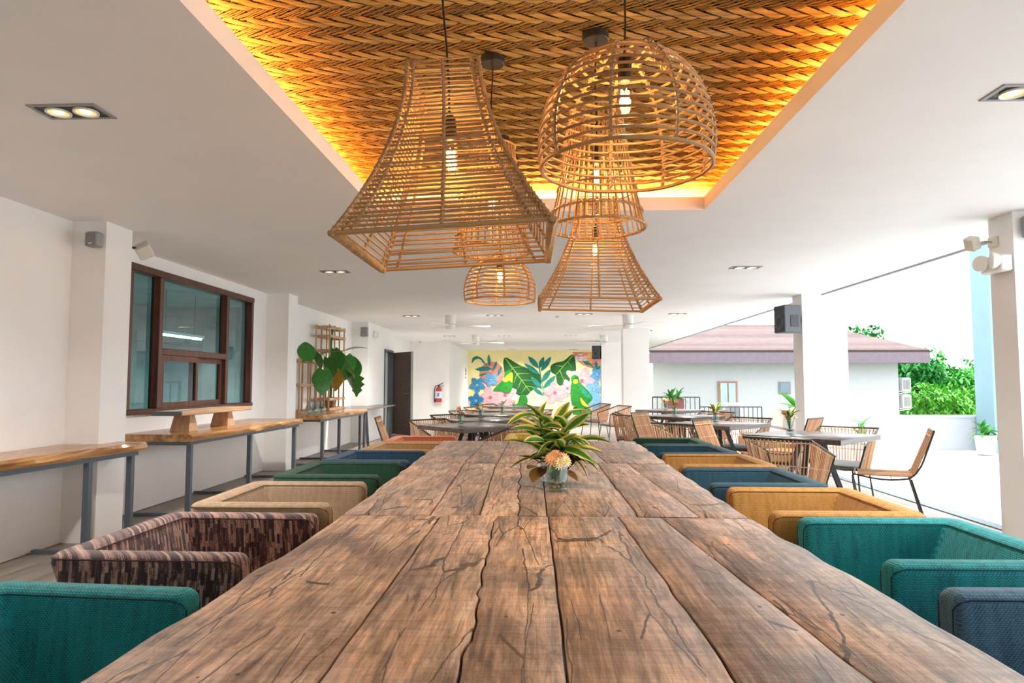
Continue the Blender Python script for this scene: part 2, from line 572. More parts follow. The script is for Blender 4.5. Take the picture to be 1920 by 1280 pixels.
# floor
fl = MB()
fl.bb(-4.6, 4.05, -3.0, 12.4, -0.12, -0.006)
fl.bb(-4.6, 4.05, 12.4, 27.0, -0.12, 0.0)
floor = struct('floor', fl, GROUT, 'grey brown plank tile floor of the dining hall')
pm = MB().rbox((0, 0, -0.003), (0.243, 1.493, 0.008), 0.0025).mesh('floor_plank', PLANK_FLOOR)
for i in range(31):
    for j in range(8):
        y = 0.75 + j * 1.5 + (0.75 if i % 2 else 0.0) - 0.5
        if 0.6 < y < 11.6:
            put('floor_plank', pm, floor, (-3.60 + i * 0.25, y, 0))
struct('terrace_floor', MB().bb(4.05, 26, -10, 12.85, -0.25, -0.01).bb(4.05, 8, 12.85, 19.5, -0.25, -0.01), TERR, 'pale concrete floor of the open terrace beside the hall')
struct('trim_1', MB().bb(3.93, 4.05, -3, 12.4, 0.0, 0.012), STEEL, 'blue grey strip along the open edge of the floor')
struct('ground', MB().bb(-60, 120, -40, 140, -3.3, -3.0), plain('grass_ground', (0.20, 0.22, 0.16), 0.9, vary=0.3), 'green ground far below the terrace')

# ceiling with the recess
RX0, RX1, RY0, RY1 = -1.215, 1.255, -0.8, 4.95
cm = MB()
cm.bb(-4.6, RX0, -3, 27, CE, CE + 0.10)
cm.bb(RX1, 4.15, -3, 27, CE, CE + 0.10)
cm.bb(RX0, RX1, RY1, 27, CE, CE + 0.10)
cm.bb(RX0, RX1, -3, RY0, CE, CE + 0.10)
ceiling = struct('ceiling', cm, CEIL, 'white plaster ceiling with a long rectangular recess')
cv = MB()
cv.bb(-1.75, -1.62, -1.2, 5.45, CE + 0.10, 3.0)
cv.bb(1.66, 1.79, -1.2, 5.45, CE + 0.10, 3.0)
cv.bb(-1.62, 1.66, 5.32, 5.45, CE + 0.10, 3.0)
cv.bb(-1.62, 1.66, -1.2, -1.07, CE + 0.10, 3.0)
cv.bb(-1.75, 1.79, -1.2, 5.45, 3.0, 3.1)
put('recess_cove', cv.mesh('recess_cove', CEIL, False), ceiling)
struct('roof_slab', MB().bb(-4.9, 4.15, -3.2, 27.2, 3.1, 3.25), TERR, 'flat roof slab above the dining hall')
struct('trim_2', MB().bb(4.15, 4.19, -3, 26.5, CE - 0.02, 3.25), plain('edge_paint', (0.42, 0.46, 0.47), 0.6), 'thin grey edge strip along the open side of the ceiling')

# woven bamboo in the recess (three over, three under)
BZ = 2.82
bw = 0.053
weave = thing('bamboo_ceiling_panel', 'golden woven bamboo panel in herringbone weave inside the ceiling recess', 'ceiling panel', (0, 0, 0))
put('backing_board', MB().bb(-1.6, 1.64, -1.05, 5.3, BZ + 0.02, BZ + 0.035).mesh('backing_board', BACKING, False), weave)
WX0, WX1, WY0, WY1 = -1.58, 1.62, 1.55, 5.28
CX45, CY45 = 0.882, 0.471
def inside(x, y):
    return WX0 <= x <= WX1 and WY0 <= y <= WY1
def weave_strip(idx, kind):
    """kind A runs along (1,1), kind B along (-1,1)"""
    mb = MB()
    lo, hi = -60, 170
    cells = []
    for k in range(lo, hi):
        a = (k + 0.5) * bw
        o = (idx + 0.5) * bw
        if kind == 'A':
            u, v = a, o
        else:
            u, v = o, a
        x, y = (u - v) * CX45, (u + v) * CY45
        if inside(x, y):
            cells.append(k)
    if len(cells) < 2:
        return None
    nb = 1 if kind == 'A' else 4
    mb.uv = []
    for s in range(nb):
        wfull = bw * (0.90 if kind == 'A' else 0.95)
        w = wfull / nb * (1.0 if kind == 'A' else random.uniform(0.70, 0.92))
        off0 = -wfull / 2 + (s + 0.5) * wfull / nb
        vs = []
        for k in cells:
            over = ((idx + k) % 6) < 3
            if kind == 'B':
                over = not over
            prev_o = (((idx + k - 1) % 6) < 3) ^ (kind == 'B')
            next_o = (((idx + k + 1) % 6) < 3) ^ (kind == 'B')
            z = BZ - 0.010 if over else BZ + 0.009
            lift = random.uniform(-0.002, 0.002)
            for f, nb_o in ((0.12, prev_o), (0.88, next_o)):
                a = (k + f) * bw
                zz = z + lift if nb_o == over else z + (0.002 if over else -0.003)
                for sg in (-1, 0, 1):
                    o = (idx + 0.5) * bw + off0 + sg * w / 2
                    u, v = (a, o) if kind == 'A' else (o, a)
                    z3 = zz - (0.0026 if sg == 0 else 0)
                    mb.uv.append((0.5 + 0.5 * sg, 0.5))
                    if kind == 'B':
                        z3 += (s % 2) * 0.0015
                    vs.append(((u - v) * CX45, (u + v) * CY45, z3))
        m = 3
        n = len(vs) // m
        fs = []
        for i in range(n - 1):
            for q in range(m - 1):
                fs.append((i * m + q, i * m + q + 1, (i + 1) * m + q + 1, (i + 1) * m + q))
        mb.add(vs, fs)
    return mb
for kind, mat in (('A', BAM_A), ('B', BAM_B)):
    for idx in range(-40, 170):
        mb = weave_strip(idx, kind)
        if mb:
            mb.build('bamboo_strip', mat, weave, True, 30)

# led strips lying on the lip of the recess
def led(name, loc, size, label):
    t = thing(name, label, 'light', loc)
    lx, ly = size
    MB().box((0, 0, 0.006), (lx, ly, 0.012)).build('strip_body', WHITE_PL, t)
    add_light('strip_lamp', 'AREA', (0, 0, 0.016), LED_W * max(lx, ly), (1.0, 0.44, 0.08), (pi, 0, 0), t, shape='RECTANGLE', size=lx, size_y=ly)
LED_W = 6.5
led('led_strip', (-1.54, 2.1, CE + 0.10), (0.03, 6.0), 'warm light strip hidden along the left lip of the recess')
led('led_strip', (1.58, 2.1, CE + 0.10), (0.03, 6.0), 'warm light strip hidden along the right lip of the recess')
led('led_strip', (0.02, 5.26, CE + 0.10), (2.6, 0.03), 'warm light strip hidden along the far lip of the recess')

# left wall in its bays, window bay with a hole
WY_0, WY_1, WZ_0, WZ_1 = 6.17, 8.95, 0.94, 2.42
wl_ = MB()
wl_.bb(-3.94, -3.74, -3, 5.12, 0, CE)
wl_.bb(-4.10, -3.93, 5.12, WY_0, 0, CE)
wl_.bb(-4.10, -3.93, WY_1, 9.75, 0, CE)
wl_.bb(-4.10, -3.93, WY_0, WY_1, 0, WZ_0)
wl_.bb(-4.10, -3.93, WY_0, WY_1, WZ_1, CE)
wl_.bb(-4.10, -3.95, 9.75, 13.9, 0, CE)
wl_.bb(-3.95, -3.60, 13.9, 15.40, 0, CE)
wl_.bb(-3.95, -3.60, 15.40, 16.35, 2.05, CE)
wl_.bb(-3.95, -3.60, 16.35, 16.48, 0, CE)
wl_.bb(-4.25, -4.05, 16.48, 20.8, 0, CE)
wl_.bb(-4.05, -2.78, 20.8, 27, 0, CE)
wl_.bb(-4.9, -4.75, 13.9, 17.2, 0, CE)
struct('wall_left', wl_, WHITE_WALL, 'white plastered left wall of the hall in bays')
struct('wall_back', MB().bb(-4.6, 4.15, -3.2, -3.0, 0, CE), WHITE_WALL, 'white wall closing the hall at the near end')
for nm, (x0, x1, y0, y1), lb in (
        ('column', (-3.935, -3.46, 5.12, 5.46), 'white square column on the left wall before the brown window'),
        ('column', (-3.935, -3.60, 9.40, 9.75), 'white square column on the left wall after the brown window'),
        ('column', (3.60, 4.14, 5.09, 5.36), 'nearest white column on the right carrying the emergency light'),
        ('column', (3.86, 4.50, 9.77, 10.12), 'white column on the right with the large dark loudspeaker'),
        ('column', (2.02, 2.63, 15.70, 16.10), 'white column at the far right before the mural'),
        ('column', (1.97, 2.62, 20.50, 20.90), 'farthest white column just right of the mural')):
    struct(nm, MB().bb(x0, x1, y0, y1, 0, CE), WHITE_WALL, lb)

# ------------------------------------------------------------------ window in the left wall and the kitchen behind it
win = thing('window_1', 'brown wooden window with four panes in the left wall', 'window', (-3.93, 7.56, 0), kind='structure')
ya, yb = WY_0 - 7.56, WY_1 - 7.56
m1, m2 = 6.72 - 7.56, 8.20 - 7.56
zt = 1.58
def fr(name, y0, y1, z0, z1, x0=-0.085, x1=0.015, mat=BROWN_FRAME):
    cz, cy = (z0 + z1) / 2, (y0 + y1) / 2
    return put(name, MB().rbox((0, 0, 0), (x1 - x0, y1 - y0, z1 - z0), 0.006).mesh(name, mat), win, ((x0 + x1) / 2, cy, cz))
fr('head', ya, yb, WZ_1 - 0.07, WZ_1, -0.09, 0.022)
fr('sill', ya, yb, WZ_0, WZ_0 + 0.05, -0.09, 0.03)
fr('jamb', ya, ya + 0.06, WZ_0 + 0.05, WZ_1 - 0.07)
fr('jamb', yb - 0.06, yb, WZ_0 + 0.05, WZ_1 - 0.07)
fr('mullion', m1 - 0.035, m1 + 0.035, WZ_0 + 0.05, WZ_1 - 0.07)
fr('mullion', m2 - 0.035, m2 + 0.035, WZ_0 + 0.05, WZ_1 - 0.07)
fr('transom', m1 + 0.035, m2 - 0.035, zt - 0.035, zt + 0.035)
def pane(y0, y1, z0, z1, x=-0.06):
    put('pane', MB().bb(-0.004, 0.004, y0, y1, z0, z1).mesh('pane', WINGLASS, False), win, (x, 0, 0))
pane(ya + 0.06, m1 - 0.035, WZ_0 + 0.05, WZ_1 - 0.07)
pane(m1 + 0.035, m2 - 0.035, zt + 0.035, WZ_1 - 0.07)
pane(m2 + 0.035, yb - 0.06, WZ_0 + 0.05, WZ_1 - 0.07)
# the sliding hatch: two sashes
sm = (m1 + m2) / 2 + 0.02
for k, (y0, y1, x) in enumerate(((m1 + 0.035, sm + 0.03, -0.012), (sm - 0.03, m2 - 0.035, -0.055))):
    z0, z1 = WZ_0 + 0.05, zt - 0.035
    sash = put('sliding_sash', MB().bb(x - 0.02, x + 0.02, y0, y0 + 0.05, z0, z1).bb(x - 0.02, x + 0.02, y1 - 0.05, y1, z0, z1)
               .bb(x - 0.02, x + 0.02, y0 + 0.05, y1 - 0.05, z0, z0 + 0.06).bb(x - 0.02, x + 0.02, y0 + 0.05, y1 - 0.05, z1 - 0.06, z1)
               .mesh('sliding_sash', BROWN_FRAME, False), win)
    put('pane', MB().bb(x - 0.003, x + 0.003, y0 + 0.05, y1 - 0.05, z0 + 0.06, z1 - 0.06).mesh('pane', WINGLASS, False), sash)
KIT = plain('kitchen_teal', (0.40, 0.44, 0.44), 0.6, vary=0.25, nscale=2)
struct('kitchen_room', MB().bb(-7.0, -6.9, 4.6, 11.6, 0, 2.7).bb(-6.9, -4.11, 4.5, 4.6, 0, 2.7).bb(-6.9, -4.11, 11.6, 11.7, 0, 2.7)
       .bb(-7, -4.11, 4.5, 11.7, 2.6, 2.75).bb(-7, -4.11, 4.5, 11.7, -0.1, 0), KIT, 'dim teal kitchen behind the brown window')
kl = thing('tube_light', 'white fluorescent tube light glowing behind the brown window', 'light', (-5.3, 9.6, 1.94))
MB().box((0, 0, 0.03), (0.10, 1.25, 0.04)).build('housing', WHITE_PL, kl)
MB().tube([(0, -0.6, 0), (0, 0.6, 0)], 0.018, 8).build('tube', TUBE, kl)
for _y in (-0.4, 0.4):
    MB().tube([(0, _y, 0.05), (0, _y, 0.74)], 0.005, 6).build('hanger', STEEL, kl)
add_light('tube_glow', 'AREA', (0, 0, -0.03), 15, (0.85, 1.0, 1.0), (0, 0, 0), kl, shape='RECTANGLE', size=0.06, size_y=1.2)

# ------------------------------------------------------------------ door on the left, speckled leaf standing open
dr = thing('door_1', 'dark speckled door standing open at the end of the left wall', 'door', (-3.60, 16.33, 0), kind='structure')
SPECK = NT('speckled_door')
_v = SPECK.coords((1, 1, 1))
SPECK.color(SPECK.ramp(SPECK.noise(_v, 55, 2, 0.7), [(0.42, (0.020, 0.010, 0.007)), (0.55, (0.07, 0.032, 0.014)), (0.66, (0.20, 0.10, 0.04))]))
SPECK.rough(0.5)
SPECK = SPECK.m
for nm, b in (('frame_post', (-0.12, 0.02, -0.93, -0.88, 0, 2.05)), ('frame_post', (-0.12, 0.02, -0.03, 0.02, 0, 2.05)), ('frame_head', (-0.12, 0.02, -0.88, -0.03, 2.0, 2.05))):
    MB().bb(*b).build(nm, GREY_PL, dr, False)
leaf_ang = atan2(-0.72, 0.64)
lf = MB().bb(0.0, 0.88, -0.022, 0.022, 0.01, 2.0).build('door_leaf', SPECK, dr, False)
lf.location = (0.03, -0.02, 0); lf.rotation_euler = (0, 0, leaf_ang)
MB().bb(0.86, 0.885, -0.026, 0.026, 0.01, 2.0).build('edge_strip', MID_GREY, lf, False)
MB().tube([(0.80, 0.022, 1.0), (0.80, 0.07, 1.0), (0.70, 0.07, 1.0)], 0.009, 6).tube([(0.80, -0.022, 1.0), (0.80, -0.07, 1.0), (0.70, -0.07, 1.0)], 0.009, 6).build('handle', STEEL, lf)

# ------------------------------------------------------------------ far wall and its mural
far = struct('wall_far', MB().bb(-2.78, 4.15, 26.5, 26.7, 0, CE), plain('mural_ground', (0.90, 0.80, 0.40), 0.8, vary=0.10, nscale=0.6), 'pale yellow end wall painted with tropical leaves, flowers and green birds')
def mw(u, v):
    """mural drawing grid (1920 wide) to metres on the end wall"""
    return ((860 + u / 6.857 - 1008.2) * 0.02137, 1.25 - (640 + v / 6.857 - 718) * 0.02137)
mural_z = [0]
PAINT = {}
def paint(c, vary=0.18):
    if c not in PAINT:
        t = NT('mural_paint')
        f = t.noise(t.coords((1, 1, 2.5), (0, 0.6, 0)), 7, 4)
        t.color(t.ramp(f, [(0.35, tuple(x * (1 - vary * 1.6) for x in c)), (0.68, tuple(min(1, x * (1 + vary)) for x in c))]))
        t.rough(0.8)
        PAINT[c] = t.m
    return PAINT[c]
def flat(mb, poly):
    mural_z[0] += 1
    y = 26.5 - 0.001 - mural_z[0] * 0.00035
    n = len(poly)
    pts = [mw(*p) for p in poly]
    area = sum(pts[i][0] * pts[(i + 1) % n][1] - pts[(i + 1) % n][0] * pts[i][1] for i in range(n))
    if area < 0:
        pts.reverse()
    mb.add([(x, y, z) for x, z in pts], [tuple(range(n))])
def smooth_poly(pts, k=4):
    out = []
    n = len(pts)
    for i in range(n):
        p0, p1, p2, p3 = pts[i - 1], pts[i], pts[(i + 1) % n], pts[(i + 2) % n]
        for s in range(k):
            t = s / k
            out.append(tuple(0.5 * (2 * p1[a] + (p2[a] - p0[a]) * t + (2 * p0[a] - 5 * p1[a] + 4 * p2[a] - p3[a]) * t * t + (3 * p1[a] - p0[a] - 3 * p2[a] + p3[a]) * t ** 3) for a in (0, 1)))
    return out
def lens(a, b, w, n=7):
    dx, dy = b[0] - a[0], b[1] - a[1]
    L = hypot(dx, dy)
    nx, ny = -dy / L, dx / L
    up, dn = [], []
    for i in range(n + 1):
        t = i / n
        h = w * sin(pi * t) ** 0.8
        up.append((a[0] + dx * t + nx * h, a[1] + dy * t + ny * h))
        dn.append((a[0] + dx * t - nx * h, a[1] + dy * t - ny * h))
    return up + dn[-2:0:-1]
def line(a, b, w):
    dx, dy = b[0] - a[0], b[1] - a[1]
    L = hypot(dx, dy)
    nx, ny = -dy / L * w, dx / L * w
    return [(a[0] + nx, a[1] + ny), (b[0] + nx * 0.4, b[1] + ny * 0.4), (b[0] - nx * 0.4, b[1] - ny * 0.4), (a[0] - nx, a[1] - ny)]
def painted(name, polys, c):
    mb = MB()
    for p in polys:
        flat(mb, p)
    return mb.build(name, paint(c), far, False)
def circle(c, r, n=28):
    return [(c[0] + r * cos(2 * pi * i / n), c[1] + r * sin(2 * pi * i / n)) for i in range(n)]
CORAL, CREAM = (0.80, 0.28, 0.24), (0.86, 0.78, 0.52)
painted('painted_ground', [smooth_poly([(330, 700), (700, 640), (1100, 650), (1450, 560), (1835, 400), (1835, 1270), (1000, 1300), (280, 1280), (240, 900)])], CREAM)
painted('painted_disc', [circle((425, 420), 160)], CORAL)
painted('painted_disc', [[(1462, 137), (1835, 137), (1835, 330), (1700, 345), (1600, 310), (1530, 250), (1480, 190)]], CORAL)
painted('painted_orange_patch', [[(1640, 150), (1712, 150), (1712, 290), (1650, 260)]], (0.92, 0.46, 0.18))  # plain orange patch of the mural
DG, MG, BG_, TEAL = (0.008, 0.105, 0.016), (0.012, 0.24, 0.02), (0.015, 0.235, 0.02), (0.02, 0.24, 0.20)
# big heart leaves
painted('painted_leaf', [smooth_poly([(595, 205), (780, 300), (1020, 405), (1062, 470), (1050, 570), (990, 610), (930, 640), (880, 690), (770, 690), (690, 620), (650, 520), (585, 380)])], DG)
painted('painted_leaf_vein', [line((600, 215), (995, 745), 9)] + [line((690 + 60 * k, 335 + 80 * k), (860 + 55 * k, 320 + 90 * k), 5) for k in range(4)] + [line((690 + 60 * k, 335 + 80 * k), (660 + 50 * k, 480 + 60 * k), 5) for k in range(4)], (0.20, 0.42, 0.05))
painted('painted_leaf', [smooth_poly([(1472, 168), (1508, 330), (1490, 392), (1405, 372), (1385, 410), (1432, 490), (1380, 560), (1330, 582), (1268, 540), (1255, 470), (1250, 432), (1192, 395), (1185, 315), (1250, 272), (1350, 250)])], DG)
painted('painted_leaf_vein', [line((1470, 180), (1240, 440), 8), line((1400, 260), (1450, 330), 5), line((1340, 320), (1240, 310), 5), line((1300, 370), (1360, 520), 5)], (0.22, 0.46, 0.05))
painted('painted_leaf', [smooth_poly([(790, 690), (860, 690), (890, 760), (865, 830), (810, 860), (700, 815), (760, 790)])], MG)
painted('painted_leaf', [smooth_poly([(1470, 850), (1600, 830), (1700, 890), (1705, 1060), (1600, 1090), (1480, 1000)])], MG)
painted('painted_leaf', [smooth_poly([(1770, 990), (1835, 1010), (1835, 1100), (1800, 1090)])], MG)
painted('painted_leaf', [lens((408, 785), (362, 885), 22)], MG)
# fronds
painted('painted_frond', [lens((895, 190), (1032, 345), 34), lens((1097, 195), (1038, 345), 30), lens((1190, 195), (1058, 385), 34), lens((842, 282), (1042, 425), 30), lens((1185, 360), (1068, 525), 34), lens((1252, 437), (1085, 605), 34), lens((928, 448), (1072, 612), 32), lens((948, 590), (1092, 695), 26), line((1035, 330), (1100, 705), 8)], TEAL)
painted('painted_frond', [smooth_poly([(170, 278), (178, 215), (240, 188), (310, 230), (350, 295), (270, 225), (210, 235)]), lens((385, 165), (395, 318), 20), lens((212, 358), (432, 350), 30), lens((492, 255), (440, 378), 18), lens((552, 320), (503, 445), 20), lens((258, 445), (365, 410), 14), line((300, 250), (452, 385), 8)], TEAL)
painted('painted_frond', [lens((1600, 258), (1700, 300), 26), line((1690, 290), (1765, 378), 12), lens((1765, 250), (1765, 378), 20), lens((1835, 300), (1770, 380), 16)], TEAL)
def flower(c, r, n, a0, col, w, cen, name='painted_flower'):
    painted(name, [lens((c[0] + r * 0.1 * cos(a0 + 2 * pi * i / n), c[1] + r * 0.1 * sin(a0 + 2 * pi * i / n)), (c[0] + r * cos(a0 + 2 * pi * i / n), c[1] + r * sin(a0 + 2 * pi * i / n)), w) for i in range(n)], col)
    painted('painted_flower_centre', [circle(c, r * 0.13, 10)], cen)
PINK, ROSE = (0.74, 0.42, 0.46), (0.66, 0.10, 0.18)
for c, r, a in (((410, 720), 165, -1.9), ((600, 690), 165, -1.7), ((1235, 660), 150, -1.75), ((1580, 505), 185, -1.2), ((1400, 600), 120, -0.6), ((560, 860), 120, 0.4)):
    flower(c, r, 5, a, PINK, r * 0.33, ROSE)
for c, r, a, col in (((240, 560), 112, -2.2, (0.05, 0.26, 0.50)), ((415, 490), 105, -1.9, (0.12, 0.34, 0.58)), ((225, 760), 108, -1.5, (0.02, 0.20, 0.46)), ((1775, 425), 95, -2.2, (0.10, 0.34, 0.64)), ((1735, 620), 125, -2.5, (0.18, 0.42, 0.70)), ((1750, 775), 110, -2.0, (0.20, 0.46, 0.76)), ((1745, 1030), 80, -1.2, (0.20, 0.44, 0.74))):
    flower(c, r, 5, a, col, r * 0.34, (0.30, 0.58, 0.78))
# birds
painted('painted_bird', [smooth_poly([(690, 380), (700, 470), (690, 590), (645, 665), (540, 640), (445, 632), (500, 560), (580, 480), (590, 410), (640, 368)])], BG_)
painted('painted_bird_breast', [smooth_poly([(690, 400), (690, 520), (650, 500), (620, 520), (570, 505), (620, 440)])], (0.85, 0.72, 0.03))
painted('painted_bird_beak', [[(670, 372), (712, 362), (690, 395)]], (0.02, 0.03, 0.01))
painted('painted_bird', [smooth_poly([(1490, 428), (1540, 460), (1560, 530), (1640, 610), (1715, 720), (1660, 800), (1600, 870), (1470, 820), (1440, 740), (1435, 600), (1450, 520), (1440, 465)])], BG_)
painted('painted_bird_wing', [smooth_poly([(1550, 560), (1640, 640), (1710, 730), (1650, 720), (1580, 660)])], (0.02, 0.30, 0.16))
painted('painted_bird_breast', [circle((1500, 515), 30, 12), smooth_poly([(1560, 720), (1600, 760), (1660, 830), (1600, 820), (1570, 780)])], (0.85, 0.72, 0.03))
painted('painted_bird_beak', [lens((1475, 480), (1535, 465), 10)], (0.03, 0.03, 0.01))
painted('painted_sign_patch', [[(1535, 160), (1590, 160), (1590, 178), (1535, 178)]] + [smooth_poly([(1500 + 50 * k, 196), (1540 + 50 * k, 196), (1540 + 50 * k, 248), (1500 + 50 * k, 248)]) for k in range(3)], (0.80, 0.74, 0.74))

# ------------------------------------------------------------------ the terrace side
struct('parapet_wall', MB().bb(5.9, 20, 12.85, 13.05, -0.3, 0.60).bb(5.88, 20, 12.83, 13.07, 0.60, 0.64), plain('parapet_paint', (0.50, 0.51, 0.54), 0.8, vary=0.02), 'low white parapet wall at the end of the terrace')
struct('tower_wall', MB().bb(8.22, 10.4, 12.30, 12.80, -0.1, 9.0), BLUE_WALL, 'pale blue wall of a taller block behind the nearest right column')

# ------------------------------------------------------------------ neighbouring house
hs = thing('house', 'white house with a shingled hip roof and purple brown fascia beyond the terrace', 'house', (0, 0, 1.25 - 4.25 * 1.17), scale=(1.17, 1.17, 1.17))
MB().bb(4.15, 12.78, 24.0, 32.5, 0, 5.15).build('wall', FACADE, hs, False)
FASC = plain('purple_fascia', (0.24, 0.18, 0.22), 0.6)
MB().bb(3.9, 13.45, 23.2, 23.28, 4.95, 5.31).bb(13.37, 13.45, 23.28, 33, 4.95, 5.31).build('fascia', FASC, hs, False)
MB().bb(3.9, 13.37, 23.28, 33, 5.15, 5.20).build('soffit', FACADE, hs, False)
ROOF = NT('roof_shingle')
_v = ROOF.coords((1, 1, 1))
br = ROOF.node('ShaderNodeTexBrick', Scale=2.2)
br.inputs['Color1'].default_value = (0.150, 0.098, 0.094, 1); br.inputs['Color2'].default_value = (0.190, 0.130, 0.124, 1); br.inputs['Mortar'].default_value = (0.10, 0.066, 0.062, 1)
ROOF.link(_v, br.inputs['Vector']); _oi = ROOF.node('ShaderNodeObjectInfo'); ROOF.color(ROOF.mix(1.0, br.outputs['Color'], ROOF.ramp(_oi.outputs['Random'], [(0.0, (0.72, 0.70, 0.70)), (1.0, (1.18, 1.16, 1.16))]), 'MULTIPLY')); ROOF.rough(0.8)
ROOF = ROOF.m
ROOF_LAP_SHADE = plain('shingle_lap_shade', (0.085, 0.055, 0.052), 0.9)  # shadow line under each shingle lap, put in as a dark colour
NCO = 13
for k in range(NCO):
    t0, t1 = k / NCO, (k + 1) / NCO
    def ring(t):
        return (13.45 - 1.5 * t, 23.2 + 4.8 * t, 33.0 - 5.0 * t, 5.31 + 1.24 * t)
    x0, n0, f0, z0 = ring(t0); x1, n1, f1, z1 = ring(t1)
    e = 0.085
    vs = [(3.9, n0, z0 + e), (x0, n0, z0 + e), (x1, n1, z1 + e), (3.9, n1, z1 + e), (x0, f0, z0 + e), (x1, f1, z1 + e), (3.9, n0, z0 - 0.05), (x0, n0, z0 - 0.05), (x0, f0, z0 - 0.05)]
    MB().add(vs, [(0, 1, 2, 3), (1, 4, 5, 2)]).build('shingle_course', ROOF, hs, False)
    MB().add(vs, [(6, 7, 1, 0), (7, 8, 4, 1)]).build('course_edge', ROOF_LAP_SHADE, hs, False)
MB().add([(3.9, 27.9, 6.5), (11.95, 27.9, 6.5), (11.95, 28.1, 6.5), (3.9, 28.1, 6.5), (3.9, 28, 6.68), (11.95, 28, 6.68)], [(0, 1, 5, 4), (2, 3, 4, 5), (1, 2, 5), (3, 0, 4)]).build('ridge_cap', ROOF, hs, False)
hw = MB().bb(8.58, 9.0, 23.96, 24.02, 3.86, 4.30).build('window', MID_GREY, hs, False)
MB().bb(8.62, 8.96, 23.94, 23.97, 3.90, 4.26).build('pane', plain('blue_pane', (0.22, 0.30, 0.36), 0.1), hw, False)
hd = MB().bb(6.44, 7.12, 23.93, 24.02, 2.2, 4.32).build('door', plain('terracotta_frame', (0.42, 0.24, 0.17), 0.6), hs, False)
for x in (6.51, 6.80):
    MB().bb(x, x + 0.24, 23.90, 23.95, 2.25, 4.25).build('pane', plain('pale_pane', (0.50, 0.62, 0.66), 0.15), hd, False)
for z, lb in ((3.95, 'upper white air conditioner unit on the side wall of the house'), (3.35, 'lower white air conditioner unit on the side wall of the house')):
    ac = thing('air_conditioner', lb, 'air conditioner', (12.82 * 1.17, 24.35 * 1.17, 1.25 + 1.17 * (z - 4.25)), group='air conditioners on the house', scale=(1.17, 1.17, 1.17))
    MB().rbox((0.22, 0, 0.25), (0.30, 0.80, 0.50), 0.03).build('casing', WHITE_PL, ac)
    for q in range(6):
        MB().bb(0.10 + q * 0.04, 0.12 + q * 0.04, -0.412, -0.40, 0.08, 0.42).build('grille_bar', MID_GREY, ac, False)
    MB().tube([(0.0, -0.3, 0.0), (0.40, -0.3, 0.0)], 0.02, 6).tube([(0.0, -0.3, -0.07), (0.38, -0.3, -0.01)], 0.02, 6).build('bracket', WHITE_PL, ac)

# ------------------------------------------------------------------ trees
def tree(label, loc, h, rx, rz, cz, n, col, size, seed, dense=True, group='trees beyond the terrace'):
    rnd = random.Random(seed)
    t = thing('tree', label, 'tree', loc, group=group)
    mb = MB()
    blobs = [(rnd.uniform(-0.75, 0.75) * rx, rnd.uniform(-0.75, 0.75) * rx, cz + rnd.uniform(-0.7, 0.8) * rz, rnd.uniform(0.28, 0.5) * rx) for _ in range(16 if dense else 9)]
    for _ in range(n):
        bx, by, bz, br_ = rnd.choice(blobs)
        d = Vector((rnd.gauss(0, 1), rnd.gauss(0, 1), rnd.gauss(0, 1))).normalized()
        p = Vector((bx, by, bz)) + d * br_ * rnd.uniform(0.75, 1.05)
        q = Matrix.Rotation(rnd.uniform(0, 6.3), 3, 'Z') @ Matrix.Rotation(rnd.uniform(-1.2, 1.2), 3, 'X')
        s = size * rnd.uniform(0.6, 1.3)
        mb.add([p + q @ Vector(v) for v in ((-s * 0.1, -s, 0), (s * 0.45, -s * 0.1, s * 0.12), (0, s, 0), (-s * 0.45, -s * 0.1, s * 0.12))], [(0, 1, 2, 3)])
    mb.build('crown', leaf_mat('tree_leaf', col, rough=0.5), t, False)
    tb = MB().tube([(0, 0, 0), (0.05, 0, h * 0.4), (0, 0.05, h * 0.8)], [0.16, 0.12, 0.06], 7)
    for b in blobs[:8]:
        tb.tube([(0, 0, h * 0.35), (b[0] * 0.5, b[1] * 0.5, (h * 0.4 + b[2]) / 2), (b[0], b[1], b[2])], [0.07, 0.05, 0.02], 5)
    tb.build('trunk', plain('bark', (0.12, 0.08, 0.05), 0.9), t)
GA, GB, GC = (0.055, 0.36, 0.035), (0.12, 0.44, 0.035), (0.035, 0.28, 0.05)
tree('tallest rounded bright green tree beyond the parapet', (21.6, 38, -3), 6.4, 2.4, 1.9, 4.0, 4200, GA, 0.20, 1)
tree('broad green tree against the pale blue wall', (24.6, 38, -3), 6.0, 2.6, 1.9, 3.7, 4200, GA, 0.20, 2)
tree('yellow green bushy tree beside the air conditioners', (17.6, 30.5, -3), 4.0, 1.7, 1.3, 2.6, 3600, GB, 0.15, 3)
tree('yellow green bushy tree in the middle beyond the parapet', (20.2, 31.5, -3), 4.2, 1.8, 1.4, 2.5, 3600, GB, 0.15, 4)
tree('dark green tree between the house corner and the tall tree', (19.6, 36.5, -3), 5.4, 2.2, 1.7, 3.6, 3600, GC, 0.19, 5)
tree('thin loose tree rising behind the house roof', (20.4, 41.5, -3), 8.0, 1.15, 1.0, 6.9, 420, GC, 0.20, 6, False)
tree('low green bush in front right of the far trees', (22.4, 32.5, -3), 3.9, 1.6, 1.4, 2.4, 3200, GA, 0.15, 7)

